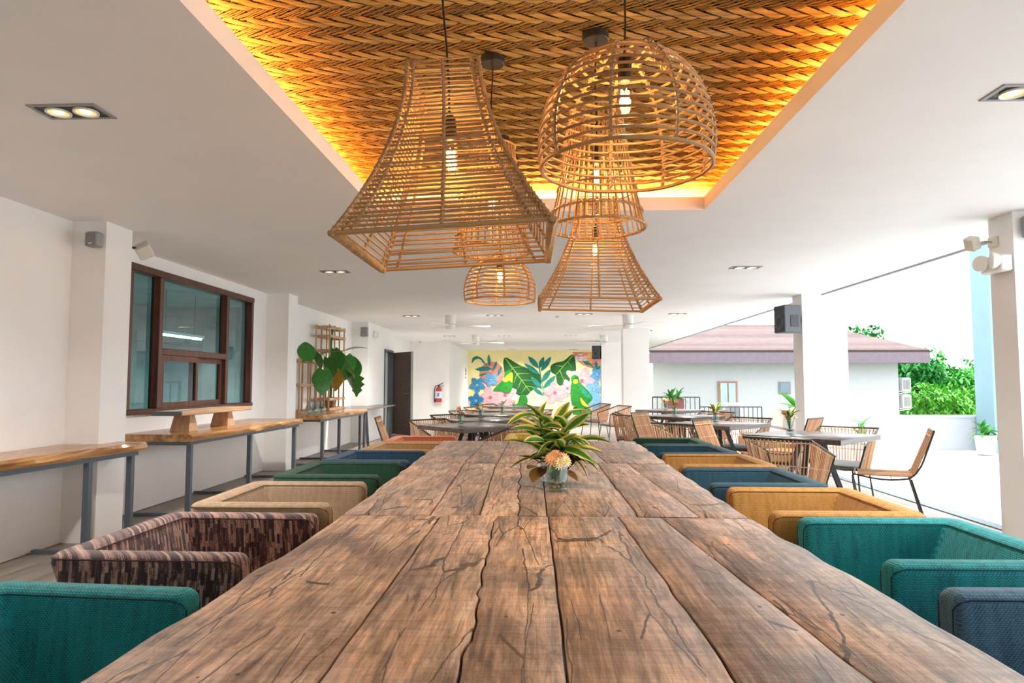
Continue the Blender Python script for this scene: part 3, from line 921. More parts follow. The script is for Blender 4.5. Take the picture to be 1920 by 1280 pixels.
# ================================================================== THE LONG TABLE
TZ = 0.757
tb_ = thing('dining_table', 'long reclaimed plank dining table running down the middle of the hall', 'table', (0, 2.6, 0))
def edge_fn(y0, x0, y1, x1, wob, seed, step=0.17):
    rnd = random.Random(seed)
    n = int((y1 - y0) / step) + 3
    ks = [rnd.uniform(-1, 1) * wob for _ in range(n + 1)]
    def f(y):
        t = (y - y0) / (y1 - y0)
        a = (y - y0) / step
        i = max(0, min(n - 1, int(a)))
        s = a - i
        s = s * s * (3 - 2 * s)
        return x0 + (x1 - x0) * t + ks[i] * (1 - s) + ks[i + 1] * s
    return f
def plank(y0, y1, fl_, fr_, gl, gr, dz=0.0, seed=0, parent=tb_):
    rnd = random.Random(seed)
    n = max(8, int((y1 - y0) / 0.035))
    vs = []
    zt, zb = TZ + dz, TZ - 0.062
    for i in range(n + 1):
        y = y0 + (y1 - y0) * i / n
        e = 0.004 if i in (0, n) else 0.0
        xl, xr = fl_(y) + gl, fr_(y) - gr
        xm = (xl + xr) / 2
        z = zt - e
        for x, zz in ((xl + 0.002, zb), (xl, z - 0.007), (xl + 0.0012, z - 0.002), (xl + 0.0045, z), (xm, z + 0.0006), (xr - 0.0045, z), (xr - 0.0012, z - 0.002), (xr, z - 0.007), (xr - 0.002, zb)):
            vs.append((x, y - 2.6, zz))
    m = 9
    fs = []
    for i in range(n):
        for j in range(m - 1):
            fs.append((i * m + j, i * m + j + 1, (i + 1) * m + j + 1, (i + 1) * m + j))
        fs.append((i * m + m - 1, i * m, (i + 1) * m, (i + 1) * m + m - 1))
    fs.append(tuple(range(m - 1, -1, -1)))
    fs.append(tuple(n * m + j for j in range(m)))
    fs = [tuple(reversed(f)) for f in fs]
    return MB().add(vs, fs).build('plank', TABLE, parent, True, 35)
def bay(y0, y1, xs, wobs, seed, gaps):
    fns = []
    for k, ((a, b), w) in enumerate(zip(xs, wobs)):
        fns.append(edge_fn(y0, a, y1, b, w, seed + k, 0.05 if w > 0.008 and 0 < k < len(xs) - 1 else (0.11 if 0 < k < len(xs) - 1 else 0.15)))
    for k in range(len(fns) - 1):
        plank(y0, y1, fns[k], fns[k + 1], gaps[k], gaps[k + 1], random.Random(seed + 50 + k).uniform(-0.0025, 0.0015), seed + k)
G = 0.0022
bay(-0.5, 2.508, [(-0.785, -0.730), (-0.366, -0.362), (-0.105, -0.155), (0.060, 0.040), (0.365, 0.300), (0.68, 0.455), (0.90, 0.775)], [0.009, 0.0012, 0.009, 0.002, 0.004, 0.0025, 0.009], 11, [0, G, 0.002, G, G, G, 0])
bay(2.514, 4.150, [(-0.728, -0.775), (-0.405, -0.457), (-0.220, -0.258), (-0.075, -0.105), (0.033, 0.022), (0.372, 0.367), (0.600, 0.550), (0.775, 0.800)], [0.009, 0.003, 0.002, 0.0085, 0.002, 0.004, 0.003, 0.010], 31, [0, G, G, 0.002, G, G, G, 0])
bay(4.156, 5.72, [(-0.775, -0.815), (-0.458, -0.440), (-0.252, -0.240), (0.020, 0.010), (0.205, 0.19), (0.425, 0.370), (0.800, 0.82)], [0.010, 0.003, 0.003, 0.002, 0.003, 0.004, 0.010], 51, [0, G, G, G, G, G, 0])
UNDER = wood('table_frame_wood', [(0.3, (0.05, 0.026, 0.015)), (0.7, (0.15, 0.08, 0.045))], 'Y', 0.6, 0.6)
for x in (-0.5, 0.5):
    MB().bb(x - 0.04, x + 0.04, -2.9, 2.95, TZ - 0.17, TZ - 0.066).build('apron_beam', UNDER, tb_, False)
for y in (-2.6, 0.0, 2.7):
    MB().bb(-0.46, 0.46, y - 0.05, y + 0.05, TZ - 0.17, TZ - 0.066).build('cross_beam', UNDER, tb_, False)
    for x in (-0.5, 0.5):
        MB().rbox((x, y, (TZ - 0.17) / 2), (0.11, 0.11, TZ - 0.17), 0.008).build('leg', UNDER, tb_)

# ================================================================== UPHOLSTERED ARMCHAIRS (front along local +X)
def u_path(d, rc, hw=0.362, fx=0.353, bx=-0.28, seg=6):
    """open U seen from above: left arm front, back, right arm front; d = offset to the inside"""
    w, b = hw - d, bx + d
    r = max(0.018, rc - d * 0.6)
    pts = [(fx, w, 0), (fx * 0.35, w, 0)]
    for i in range(seg + 1):
        a = pi / 2 + (pi / 2) * i / seg
        pts.append((b + r + r * cos(a), w - r + r * sin(a), i / seg))
    pts.append((b, 0, 1.0))
    for i in range(seg + 1):
        a = pi + (pi / 2) * i / seg
        pts.append((b + r + r * cos(a), -w + r + r * sin(a), 1 - i / seg))
    pts += [(fx * 0.35, -w, 0), (fx, -w, 0)]
    return pts
SEC = [(0.055, 0.15), (0.012, 0.60), (0.0, 0.690), (0.006, 0.709), (0.020, 0.719), (0.048, 0.721), (0.074, 0.719), (0.088, 0.708), (0.094, 0.690), (0.125, 0.40), (0.135, 0.30)]
def sec_loop(d, z, a=0.0, fx=0.353, rf=0.034):
    """one line of the section run along the U; a = 0..pi/2 rounds the arm fronts off"""
    shr = 1 - cos(a)
    dd = d + (0.047 - d) * min(1.0, shr * 0.36) if d < 0.1 else d - 0.02 * shr
    zz = z - rf * shr * max(0.0, (z - 0.55) / 0.17)
    x_end = fx - rf + rf * sin(a)
    out = []
    for x, y, bk in u_path(dd, 0.06, fx=x_end, bx=-0.28 + (0.72 - z) * (0.20 if d < 0.05 else 0.36)):
        out.append((x, y, zz))
    return out
def chair_meshes():
    cols = [sec_loop(d, z) for d, z in SEC]
    n = len(cols[0])
    fronts = [[sec_loop(d, z, a) for d, z in SEC] for a in (pi / 2, 1.2, 0.8, 0.4)]
    rings = [[c[0] for c in f] for f in fronts]
    for i in range(n):
        rings.append([c[i] for c in cols])
    rings += [[c[-1] for c in f] for f in reversed(fronts)]
    m = len(SEC)
    vs = [p for r_ in rings for p in r_]
    fs = []
    for i in range(len(rings) - 1):
        for j in range(m - 1):
            fs.append((i * m + j, i * m + j + 1, (i + 1) * m + j + 1, (i + 1) * m + j))
        fs.append((i * m + m - 1, i * m, (i + 1) * m, (i + 1) * m + m - 1))
    fs.append(tuple(range(m - 1, -1, -1)))
    fs.append(tuple((len(rings) - 1) * m + j for j in range(m)))
    shell = MB().add(vs, fs)
    seat = MB().rbox((0.085, 0, 0.355), (0.50, 0.48, 0.15), 0.035)
    base = MB().rbox((0.06, 0, 0.215), (0.52, 0.56, 0.13), 0.02)
    pipe = MB()
    for d, z in ((0.004, 0.706), (0.0895, 0.706)):
        pts = sec_loop(d, z)
        f0 = sec_loop(d, z, 0.9)
        f1 = sec_loop(d, z, 1.45)
        low0 = (f1[0][0] + 0.001, f1[0][1], 0.52); low1 = (f1[-1][0] + 0.001, f1[-1][1], 0.52)
        pipe.tube([low0, f1[0], f0[0]] + pts + [f0[-1], f1[-1], low1], 0.0024, 5)
    leg = MB().lathe([(0.014, 0.0), (0.016, 0.01), (0.024, 0.155)], 10)
    return shell, seat, base, pipe, leg
CHS, CHSEAT, CHBASE, CHPIPE, CHLEG = chair_meshes()
CH_LEG_ME = CHLEG.mesh('leg', LEGWOOD)
chair_cache = {}
def armchair(kind, mat, dark, loc, rz, label, scale=None):
    if kind not in chair_cache:
        chair_cache[kind] = (CHS.mesh('shell', mat, True, 60), CHSEAT.mesh('seat_cushion', mat), CHBASE.mesh('base', mat), CHPIPE.mesh('piping', dark))
    sh, se, ba, pi_ = chair_cache[kind]
    t = thing('armchair', label, 'armchair', loc, rz, 'upholstered armchairs around the long table', scale=scale)
    s = put('shell', sh, t)
    p = put('piping', pi_, s)
    p['kind'] = 'stuff'
    put('seat_cushion', se, t)
    put('base', ba, t)
    for x in (-0.14, 0.27):
        for y in (-0.24, 0.24):
            put('leg', CH_LEG_ME, t, (x, y, 0))
    return t
FAB = {
    'teal': (fabric('teal_fabric', (0.001, 0.105, 0.125), (0.010, 0.37, 0.39)), plain('teal_piping', (0.004, 0.06, 0.075), 0.8)),
    'slate': (fabric('slate_blue_fabric', (0.022, 0.085, 0.150), (0.10, 0.22, 0.32)), plain('slate_piping', (0.012, 0.03, 0.06), 0.8)),
    'mustard': (fabric('mustard_fabric', (0.33, 0.155, 0.028), (0.62, 0.345, 0.095)), plain('mustard_piping', (0.22, 0.09, 0.015), 0.8)),
    'navy': (fabric('navy_fabric', (0.006, 0.040, 0.070), (0.028, 0.110, 0.160)), plain('navy_piping', (0.004, 0.015, 0.03), 0.8)),
    'green': (fabric('green_fabric', (0.003, 0.032, 0.014), (0.016, 0.092, 0.048)), plain('green_piping', (0.003, 0.02, 0.01), 0.8)),
    'beige': (fabric('beige_fabric', (0.25, 0.165, 0.095), (0.47, 0.34, 0.225)), plain('beige_piping', (0.15, 0.09, 0.05), 0.8)),
    'blue': (fabric('royal_blue_fabric', (0.008, 0.040, 0.090), (0.035, 0.115, 0.21)), plain('blue_piping', (0.004, 0.02, 0.05), 0.8)),
    'tan': (fabric('tan_fabric', (0.42, 0.23, 0.09), (0.64, 0.42, 0.21)), plain('tan_piping', (0.28, 0.14, 0.05), 0.8)),
    'orange': (fabric('orange_fabric', (0.50, 0.13, 0.05), (0.72, 0.27, 0.13)), plain('orange_piping', (0.35, 0.08, 0.03), 0.8)),
    'pattern': (fabric_pattern('maroon_dash_fabric'), plain('maroon_piping', (0.05, 0.02, 0.02), 0.8)),
    'yellow': (fabric('yellow_fabric', (0.55, 0.36, 0.03), (0.78, 0.58, 0.10)), plain('yellow_piping', (0.40, 0.24, 0.02), 0.8)),
}
right = [('slate', 1.05, 1.825, 'slate blue fabric armchair nearest on the right of the long table'),
         ('teal', 1.035, 2.73, 'teal fabric armchair on the right between the slate blue and mustard ones'),
         ('mustard', 0.965, 3.49, 'nearer mustard fabric armchair on the right, beside the teal one'),
         ('navy', 0.905, 4.27, 'nearer navy fabric armchair on the right, between two mustard ones'),
         ('mustard', 0.935, 5.09, 'farther mustard fabric armchair on the right, between two navy ones'),
         ('navy', 0.92, 5.83, 'farther navy fabric armchair on the right, beside the dark green one'),
         ('green', 0.92, 6.565, 'dark green armchair last on the right of the long table')]
left = [('teal', -0.905, 1.765, 'teal fabric armchair nearest on the left of the long table'),
        ('pattern', -0.90, 2.735, 'maroon and beige dash patterned armchair on the left of the table'),
        ('beige', -0.92, 3.60, 'beige fabric armchair on the left beside the patterned one'),
        ('green', -0.915, 4.51, 'dark green fabric armchair on the left beside the beige one'),
        ('blue', -0.885, 5.25, 'blue fabric armchair on the left between dark green and tan ones'),
        ('tan', -0.82, 5.985, 'tan fabric armchair on the left before the orange one'),
        ('orange', -0.815, 6.72, 'orange fabric armchair last on the left of the long table')]
for k, (kd, xf, yf, lb) in enumerate(right):
    armchair(kd, *FAB[kd], (xf + 0.353, yf - 0.355, 0), pi + random.uniform(-0.02, 0.02), lb)
for k, (kd, xf, yf, lb) in enumerate(left):
    sx_ = 0.93 if k == 0 else 1.0
    armchair(kd, *FAB[kd], (xf - 0.353 * sx_, yf - 0.355, 0), -0.075 if k == 0 else random.uniform(-0.02, 0.02), lb, (sx_, 1, 1))
armchair('yellow', *FAB['yellow'], (0.05, 6.42, 0), -pi / 2, 'yellow armchair at the far head of the long table', (1, 1, 1.04))

# ================================================================== RATTAN PENDANT LAMPS
ST6 = unit_stick('rattan_stick', RATTAN_L, 1.0, 6)
def helix(p0, p1, r, turns, off=0.0):
    pts = []
    n = int(turns * 6)
    a, b = Vector(p0), Vector(p1)
    d = (b - a).normalized()
    u = d.orthogonal().normalized(); v = d.cross(u)
    for i in range(n + 1):
        t = i / n
        an = 2 * pi * turns * t + off
        pts.append(a.lerp(b, t) + (u * cos(an) + v * sin(an)) * r)
    return pts
def wrap_along(mb, pts, r, pitch, wr=0.0021):
    """thin cane wound round a bent rib"""
    out = []
    pts = [Vector(p) for p in pts]
    for a, b in zip(pts[:-1], pts[1:]):
        turns = max(0.5, (b - a).length / pitch)
        d = (b - a).normalized()
        u = (Vector((0.3, 0.2, 0.9)) - d * d.dot(Vector((0.3, 0.2, 0.9)))).normalized()
        v = d.cross(u)
        n = max(3, int(turns * 5))
        for i in range(n):
            t = i / n
            an = 2 * pi * turns * t
            out.append(a.lerp(b, t) + (u * cos(an) + v * sin(an)) * r)
    mb.tube(out, wr, 4)
def lamp_common(t, z_top, z_sock, ceil_z, watts):
    zc = ceil_z - t.location.z
    MB().lathe([(0.055, zc - 0.035), (0.06, zc - 0.03), (0.06, zc)], 20).build('canopy', BLACK, t)
    cd = [(0.004 * sin(i * 1.3), 0.003 * cos(i), z_sock + 0.08 + (zc - 0.03 - z_sock - 0.08) * i / 6) for i in range(7)]
    MB().tube(cd, 0.0035, 6).build('cord', BLACK, t)
    MB().lathe([(0.006, z_sock + 0.085), (0.018, z_sock + 0.075), (0.021, z_sock + 0.06), (0.021, z_sock), (0.017, z_sock - 0.004)], 14).build('socket', BLACK, t)
    b = MB().lathe([(0.014, z_sock - 0.003), (0.017, z_sock - 0.02), (0.030, z_sock - 0.05), (0.032, z_sock - 0.068), (0.024, z_sock - 0.09), (0.004, z_sock - 0.099)], 14).build('bulb', BULBGLASS, t)
    MB().tube([(0.010 * cos(a), 0.010 * sin(a), z_sock - 0.03 - (0.045 if k % 2 else 0.0)) for k, a in enumerate([i * pi / 4 for i in range(9)])], 0.0035, 5).build('filament', BULB, b)
    add_light('bulb_light', 'POINT', (0, 0, z_sock - 0.055), watts, (1.0, 0.62, 0.25), (0, 0, 0), t, shadow_soft_size=0.02)
def flared(label, loc, wb, wt, h, rz, levels, ceil_z, watts, r=0.0035):
    t = thing('pendant_lamp', label, 'lamp', loc, rz, 'rattan pendant lamps in the ceiling recess')
    def prof(s):                       # s: 0 at the rim, 1 at the top
        return wt + (wb - wt) * ((1 - s) ** 1.75)
    S4 = [(-1, -1), (1, -1), (1, 1), (-1, 1)]
    for k in range(levels):
        s = k / (levels - 1)
        s = s ** 0.96
        w, z = prof(s), h * s
        th = r * random.uniform(0.8, 1.25) * (1.7 if k == 0 else 1.0)
        for i in range(4):
            a, b = S4[i], S4[(i + 1) % 4]
            j = random.uniform(-0.003, 0.003)
            dx, dy = b[0] - a[0], b[1] - a[1]
            ov = 0.012
            L = hypot(dx, dy)
            put_stick('rattan_stick', ST6, (a[0] * w - dx / L * ov, a[1] * w - dy / L * ov, z + j), (b[0] * w + dx / L * ov, b[1] * w + dy / L * ov, z - j + random.uniform(-0.003, 0.003)), t, th)
    ss = [i / 14 for i in range(15)]
    for sx, sy in S4:
        pts = [(sx * (prof(s) + 0.003), sy * (prof(s) + 0.003), h * s) for s in ss]
        rb = MB().tube(pts, 0.0065, 6).build('corner_rib', RATTAN_R, t)
    for i in range(4):
        a, b = S4[i], S4[(i + 1) % 4]
        for f in (0.5, 0.08, 0.92):
            pts = [((a[0] + (b[0] - a[0]) * f) * prof(s), (a[1] + (b[1] - a[1]) * f) * prof(s), h * s) for s in ss]
            rb = MB().tube(pts, 0.0045, 5).build('rib', RATTAN_R, t)
            mb = MB(); wrap_along(mb, pts, 0.0065, h / levels * 1.1)
            mb.build('binding', BIND, rb)
    # wound rim on two sides
    for i in (1, 3):
        a, b = S4[i], S4[(i + 1) % 4]
        mb = MB(); wrap_along(mb, [(a[0] * wb, a[1] * wb, 0), (b[0] * wb, b[1] * wb, 0)], 0.011, 0.012, 0.004)
        mb.build('rim_binding', BIND, t)
    for q in (-0.5, 0.5):
        MB().tube([(-wt, q * wt, h), (wt, q * wt, h)], 0.005, 6).build('top_stick', RATTAN_R, t)
    lamp_common(t, h, h * 0.62, ceil_z, watts)
    return t
def ring_pts(r, z, n=44, wob=0.0):
    return [(r * cos(2 * pi * i / n), r * sin(2 * pi * i / n), z + wob * sin(i * 0.9)) for i in range(n)]
def dome(label, loc, Rr, h, rings, ribs, rz, ceil_z, watts, r=0.0042):
    t = thing('pendant_lamp', label, 'lamp', loc, rz, 'rattan pendant lamps in the ceiling recess')
    def prof(s):
        return Rr * max(0.0, 1 - s ** 2.5) ** 0.5 * (1.0 - 0.05 * (1 - s) ** 6)
    for k in range(rings):
        s = (k / (rings - 1)) * 0.965
        MB().tube(ring_pts(prof(s), h * s, 44, 0.0015), r * (1.5 if k == 0 else 1.0), 6, closed=True).build('rattan_ring', RATTAN_R, t)
    for k in range(ribs):
        a = 2 * pi * k / ribs
        pts = [(prof(s * 0.965) * cos(a), prof(s * 0.965) * sin(a), h * s * 0.965) for s in [i / 14 for i in range(15)]]
        rb = MB().tube(pts, 0.0048, 5).build('rib', RATTAN_R, t)
        mb = MB(); wrap_along(mb, pts, 0.0085, h / rings * 0.9)
        mb.build('binding', BIND, rb)
    rt = prof(0.965)
    for q in range(3):
        x = (q - 1) * rt * 0.6
        w = sqrt(max(0, rt * rt - x * x))
        MB().tube([(x, -w, h * 0.965), (x, w, h * 0.965)], 0.005, 6).build('top_stick', RATTAN_R, t)
    MB().tube([(0.035 * cos(a) , 0, h * 0.965 + 0.04 * sin(a)) for a in [pi * i / 8 for i in range(9)]], 0.005, 6).build('top_loop', RATTAN_R, t)
    lamp_common(t, h, h * 0.74, ceil_z, watts)
    return t
def bell(label, loc, Rb, Rt, h, n, rz, ceil_z, watts, r=0.0042):
    t = thing('pendant_lamp', label, 'lamp', loc, rz, 'rattan pendant lamps in the ceiling recess')
    def prof(s):
        return Rt + (Rb - Rt) * (1 - s) ** 1.25
    for k in range(n):
        a = 2 * pi * k / n
        ps = [(prof(s) * cos(a), prof(s) * sin(a), h * s) for s in (0, 0.25, 0.6, 1.0)]
        MB().tube(ps, r * random.uniform(0.8, 1.15), 5).build('rattan_stick', RATTAN_R, t)
    for s, w in ((0, 1.5), (0.13, 1.0), (0.32, 1.0), (0.52, 0.9), (0.70, 0.9), (0.86, 0.9), (1.0, 1.2)):
        MB().tube(ring_pts(prof(s) + 0.006, h * s), r * w, 6, closed=True).build('rattan_ring', RATTAN_R, t)
    for s in (0.0, 0.13):
        mb = MB(); wrap_along(mb, ring_pts(prof(s) + 0.004, h * s, 44) + [ring_pts(prof(s) + 0.004, h * s, 44)[0]], 0.008, 0.02)
        mb.build('binding', BIND, t)
    for q in (-0.4, 0.4):
        w = Rt * sqrt(1 - q * q)
        MB().tube([(-w, q * Rt, h), (w, q * Rt, h)], 0.005, 6).build('top_stick', RATTAN_R, t)
    lamp_common(t, h, h * 0.55, ceil_z, watts)
    return t
BULB_W = 2.3
LZ = BZ - 0.012
flared('large flared square rattan pendant hanging nearest on the left', (-0.255, 2.03, 1.668), 0.295, 0.105, 0.555, R(0), 40, LZ, BULB_W).rotation_euler[1] = R(-3.0)
dome('large round rattan dome pendant hanging nearest on the right', (0.262, 1.93, 1.885), 0.262, 0.355, 14, 9, R(14), LZ, BULB_W)
bell('slender rattan bell pendant half hidden behind the large flared one', (-0.215, 3.08, 1.87), 0.175, 0.105, 0.50, 32, R(5), LZ, BULB_W)
bell('rattan bell pendant with open round rim below the large dome', (0.262, 2.88, 1.93), 0.205, 0.110, 0.52, 36, R(0), LZ, BULB_W)
dome('small round rattan dome pendant farthest on the left', (-0.235, 4.12, 1.765), 0.228, 0.285, 12, 8, R(10), LZ, BULB_W)
flared('flared square rattan pendant farthest on the right, lowest of all', (0.340, 3.92, 1.715), 0.325, 0.110, 0.62, R(0), 34, LZ, BULB_W).rotation_euler[1] = R(1.0)

# ================================================================== COUNTERS ALONG THE LEFT WALL
def counter(label, y0, y1, xb, xf0, xf1, legs, notch=None, mat=LIVE, z1=0.77, th=0.068, splay=False, rail=True, live=True, seed=1):
    t = thing('wall_counter', label, 'counter', (xb, y0, 0), group='narrow counters along the left wall')
    rnd = random.Random(seed)
    n = 36
    L = y1 - y0
    fx = [xf0 + (xf1 - xf0) * i / n - xb for i in range(n + 1)]
    wob = [rnd.uniform(-1, 1) for _ in range(12)]
    def w(i, ph):
        a = i / n * 10 + ph
        k = int(a) % 11; s = a - int(a); s = s * s * (3 - 2 * s)
        return wob[k] * (1 - s) + wob[(k + 1) % 12] * s
    amp = 0.014 if live else 0.0
    rows = []
    for lv, (zz, o) in enumerate(((0.0, -0.012), (0.35, 0.004), (0.7, 0.006), (1.0, -0.006))):
        rows.append([(fx[i] + (o + amp * w(i, lv * 0.45) + rnd.uniform(-0.002, 0.002)) * (1 if live else 0), L * i / n, z1 - th + th * zz) for i in range(n + 1)])
    vs = [p for r_ in rows for p in r_]
    m = n + 1
    fs = []
    for a in range(3):
        for i in range(n):
            fs.append((a * m + i, a * m + i + 1, (a + 1) * m + i + 1, (a + 1) * m + i))
    # back edge, following the notch round a column if there is one
    def bx(y):
        return (notch[1] - xb) if notch and y >= notch[0] - y0 else 0.0
    back = []
    for i in range(n + 1):
        y = L * i / n
        back.append((bx(y), y))
    o = len(vs)
    vs += [(x, y, z1 - th) for x, y in back] + [(x, y, z1) for x, y in back]
    for i in range(n):
        fs.append((3 * m + i, 3 * m + i + 1, o + m + i + 1, o + m + i))
        fs.append((i + 1, i, o + i, o + i + 1))
        fs.append((o + i, o + m + i, o + m + i + 1, o + i + 1))
    fs.append((0, m, 2 * m, 3 * m, o + m, o))
    fs.append((m - 1, o + n, o + m + n, 4 * m - 1, 3 * m - 1, 2 * m - 1))
    MB().add(vs, fs).build('slab', mat, t, True, 30)
    q = 0.02
    zb = z1 - th
    if rail:
        xr0, xr1 = xf0 - xb - 0.06, xf1 - xb - 0.06
        MB().add([(xr0 - q, 0.06, zb - 0.035), (xr1 - q, L - 0.04, zb - 0.035), (xr1 + q, L - 0.04, zb - 0.035), (xr0 + q, 0.06, zb - 0.035), (xr0 - q, 0.06, zb), (xr1 - q, L - 0.04, zb), (xr1 + q, L - 0.04, zb), (xr0 + q, 0.06, zb)],
                 [(3, 2, 1, 0), (4, 5, 6, 7), (0, 1, 5, 4), (1, 2, 6, 5), (2, 3, 7, 6), (3, 0, 4, 7)]).build('front_rail', STEEL, t, False)
    for kx, y in legs:
        yy = y - y0
        x = (xf0 + (xf1 - xf0) * yy / L) - xb - 0.06
        if splay:
            for a in (-0.16, 0.16):
                MB().tube([(x + 0.02, yy + a, 0), (x, yy + a * 0.2, zb)], 0.026, 4).build('leg', DARK_STEEL, t, False)
        else:
            MB().rbox((x, yy, zb / 2), (0.045, 0.045, zb), 0.003).build('leg', STEEL, t)
            MB().bb(max(0.03, bx(yy) + 0.03), x - 0.022, yy - 0.02, yy + 0.02, zb - 0.04, zb - 0.001).build('cross_rail', STEEL, t, False)
            MB().bb(max(0.03, bx(yy) + 0.03), x - 0.022, yy - 0.02, yy + 0.02, 0.0, 0.03).build('foot_bar', STEEL, t, False)
    return t
counter('live edge wooden counter nearest on the left wall, before the first column', 2.2, 5.36, -3.735, -3.43, -3.215, [(0, 2.9), (0, 4.80), (0, 5.26)], (5.10, -3.455), seed=3)
counter('live edge wooden counter under the brown window', 6.10, 8.90, -3.925, -3.24, -3.18, [(0, 6.20), (0, 7.45), (0, 8.75)], seed=5)
counter('live edge wooden counter holding the lattice shelves and glass carafes', 9.80, 12.35, -3.945, -3.22, -3.20, [(0, 10.02), (0, 10.85), (0, 12.1)], seed=8)
counter('thin dark counter with splayed legs after the lattice shelves', 12.45, 14.9, -3.94, -3.24, -3.22, [(0, 12.62), (0, 14.5)], (13.88, -3.595), mat=DARK_TABLE, th=0.035, splay=True, rail=False, live=False, seed=9)

bd = thing('display_board', 'pale wooden board raised on two blocks on the counter under the window', 'board', (-3.57, 7.05, 0.77))
MB().rbox((0, 0, 0.185), (0.30, 1.55, 0.045), 0.006).build('board', PALE_WOOD_Y, bd)
MB().bb(-0.148, 0.148, -0.795, -0.776, 0.165, 0.206).build('end_strip', GREY_PL, bd, False)
for y in (-0.46, 0.36):
    MB().add([(-0.10, y - 0.09, 0.0), (0.10, y - 0.09, 0.0), (0.10, y + 0.09, 0.0), (-0.10, y + 0.09, 0.0), (-0.08, y - 0.045, 0.162), (0.08, y - 0.045, 0.162), (0.08, y + 0.045, 0.162), (-0.08, y + 0.045, 0.162)],
             [(3, 2, 1, 0), (4, 5, 6, 7), (0, 1, 5, 4), (1, 2, 6, 5), (2, 3, 7, 6), (3, 0, 4, 7)]).build('block', PALE_WOOD, bd, False)

# lattice shelves on the third counter
def lattice(label, y0, y1, h, xs, posts, levels):
    t = thing('lattice_shelf', label, 'shelf', (xs[0], y0, 0.77), group='pine lattice shelves on the counter')
    L = y1 - y0
    D = xs[1] - xs[0]
    for x in (0.012, D - 0.012):
        for k in range(posts):
            y = 0.012 + (L - 0.024) * k / (posts - 1)
            MB().rbox((x, y, h / 2), (0.022, 0.026, h), 0.002).build('post', PALE_WOOD, t)
        for z in levels:
            MB().rbox((x + (0.018 if x > 0.1 else -0.018), L / 2, z), (0.016, L, 0.045), 0.002).build('rail', PALE_WOOD_Y, t)
    for z in levels:
        for y in (0.012, L - 0.012):
            MB().rbox((D / 2, y, z), (D - 0.05, 0.016, 0.04), 0.002).build('side_rail', PALE_WOOD, t)
    return t
lattice('wide low pine lattice shelf beside the second column', 9.90, 11.10, 0.86, (-3.86, -3.60), 4, (0.03, 0.45, 0.83))
lt = lattice('tall narrow pine lattice shelf with a climbing plant', 11.32, 12.22, 1.50, (-3.86, -3.60), 4, (0.03, 0.20, 0.55, 0.85, 1.05, 1.30, 1.46))

# climbing plant with big leaves
def heart_leaf(lob=False):
    pts = []
    n = 9
    for i in range(n + 1):
        s = i / n
        w = 0.5 * (sin(pi * min(1, s * 0.92 + 0.06)) ** 0.75) * (1 - 0.35 * s)
        if lob:
            w *= 0.45 + 0.55 * (1 if i % 2 else 0.25)
        pts.append((w, s))
    mb = MB(); uv = []
    vs = []
    for w, s in pts:
        for q in (-1, 0, 1):
            back = -0.12 * (1 - s) ** 3 if q else 0
            vs.append((q * w, s + back, -0.22 * s * s + 0.08 * abs(q) * w * 2))
            uv.append((0.5 + 0.5 * q, s))
    fs = []
    for i in range(n):
        for q in range(2):
            fs.append((i * 3 + q, i * 3 + q + 1, (i + 1) * 3 + q + 1, (i + 1) * 3 + q))
    mb.add(vs, fs); mb.uv = uv
    return mb
BIGLEAF = leaf_mat('philodendron_leaf', (0.035, 0.20, 0.025), rough=0.35)
HL = heart_leaf().mesh('leaf', BIGLEAF)
HLL = heart_leaf(True).mesh('leaf', BIGLEAF)
YLEAF = heart_leaf().mesh('leaf', leaf_mat('yellow_leaf', (0.45, 0.28, 0.03)))
STEMM = plain('green_stem', (0.06, 0.16, 0.03), 0.5)
pl = thing('climbing_plant', 'climbing plant with large glossy leaves on the lattice shelves', 'plant', (-3.72, 11.75, 0.80))
MB().lathe([(0.08, 0.0), (0.10, 0.02), (0.12, 0.15), (0.11, 0.15), (0.09, 0.10)], 16).build('pot', plain('clay_pot', (0.30, 0.16, 0.08), 0.7), pl)
MB().tube([(0, 0, 0.10), (0.02, 0.02, 0.5), (-0.01, 0.0, 0.95), (0.02, 0.03, 1.42)], [0.03, 0.028, 0.024, 0.018], 8).build('stem', STEMM, pl)
for (y, z, x, s, rz, tilt, me) in (
        (-1.78, 0.80, 0.20, 0.34, 0.5, 1.2, HL), (-1.50, 0.94, 0.20, 0.30, -0.7, -0.9, HL), (-1.12, 0.92, 0.22, 0.34, -0.9, 0.35, HL), (-0.92, 0.86, 0.24, 0.34, -0.4, -1.0, HL),
        (-1.25, 0.66, 0.28, 0.40, 0.5, -1.25, HL), (-0.62, 1.02, 0.26, 0.38, -0.5, -1.1, HL), (-0.34, 0.86, 0.28, 0.40, -1.1, -0.7, HL), (0.02, 0.94, 0.28, 0.44, 0.4, -1.1, HL),
        (0.42, 0.90, 0.26, 0.44, -0.3, -1.2, HL), (0.10, 0.66, 0.24, 0.34, -0.8, -0.9, HL), (0.48, 0.66, 0.30, 0.46, -0.4, -1.2, HLL), (0.40, 0.78, 0.25, 0.30, 0.6, -0.6, HL), (-0.58, 0.68, 0.26, 0.36, -0.4, -1.3, YLEAF), (0.15, 1.05, 0.26, 0.36, -1.4, 0.3, HL)):
    st = MB().tube([(0.01, -0.02, max(0.3, z - 0.28)), (x * 0.5, y * 0.6, z - 0.02), (x, y, z)], 0.006, 5).build('leaf_stalk', STEMM, pl)
    put('leaf', me, pl, (x, y, z), (tilt, 0, rz), (s, s, s))

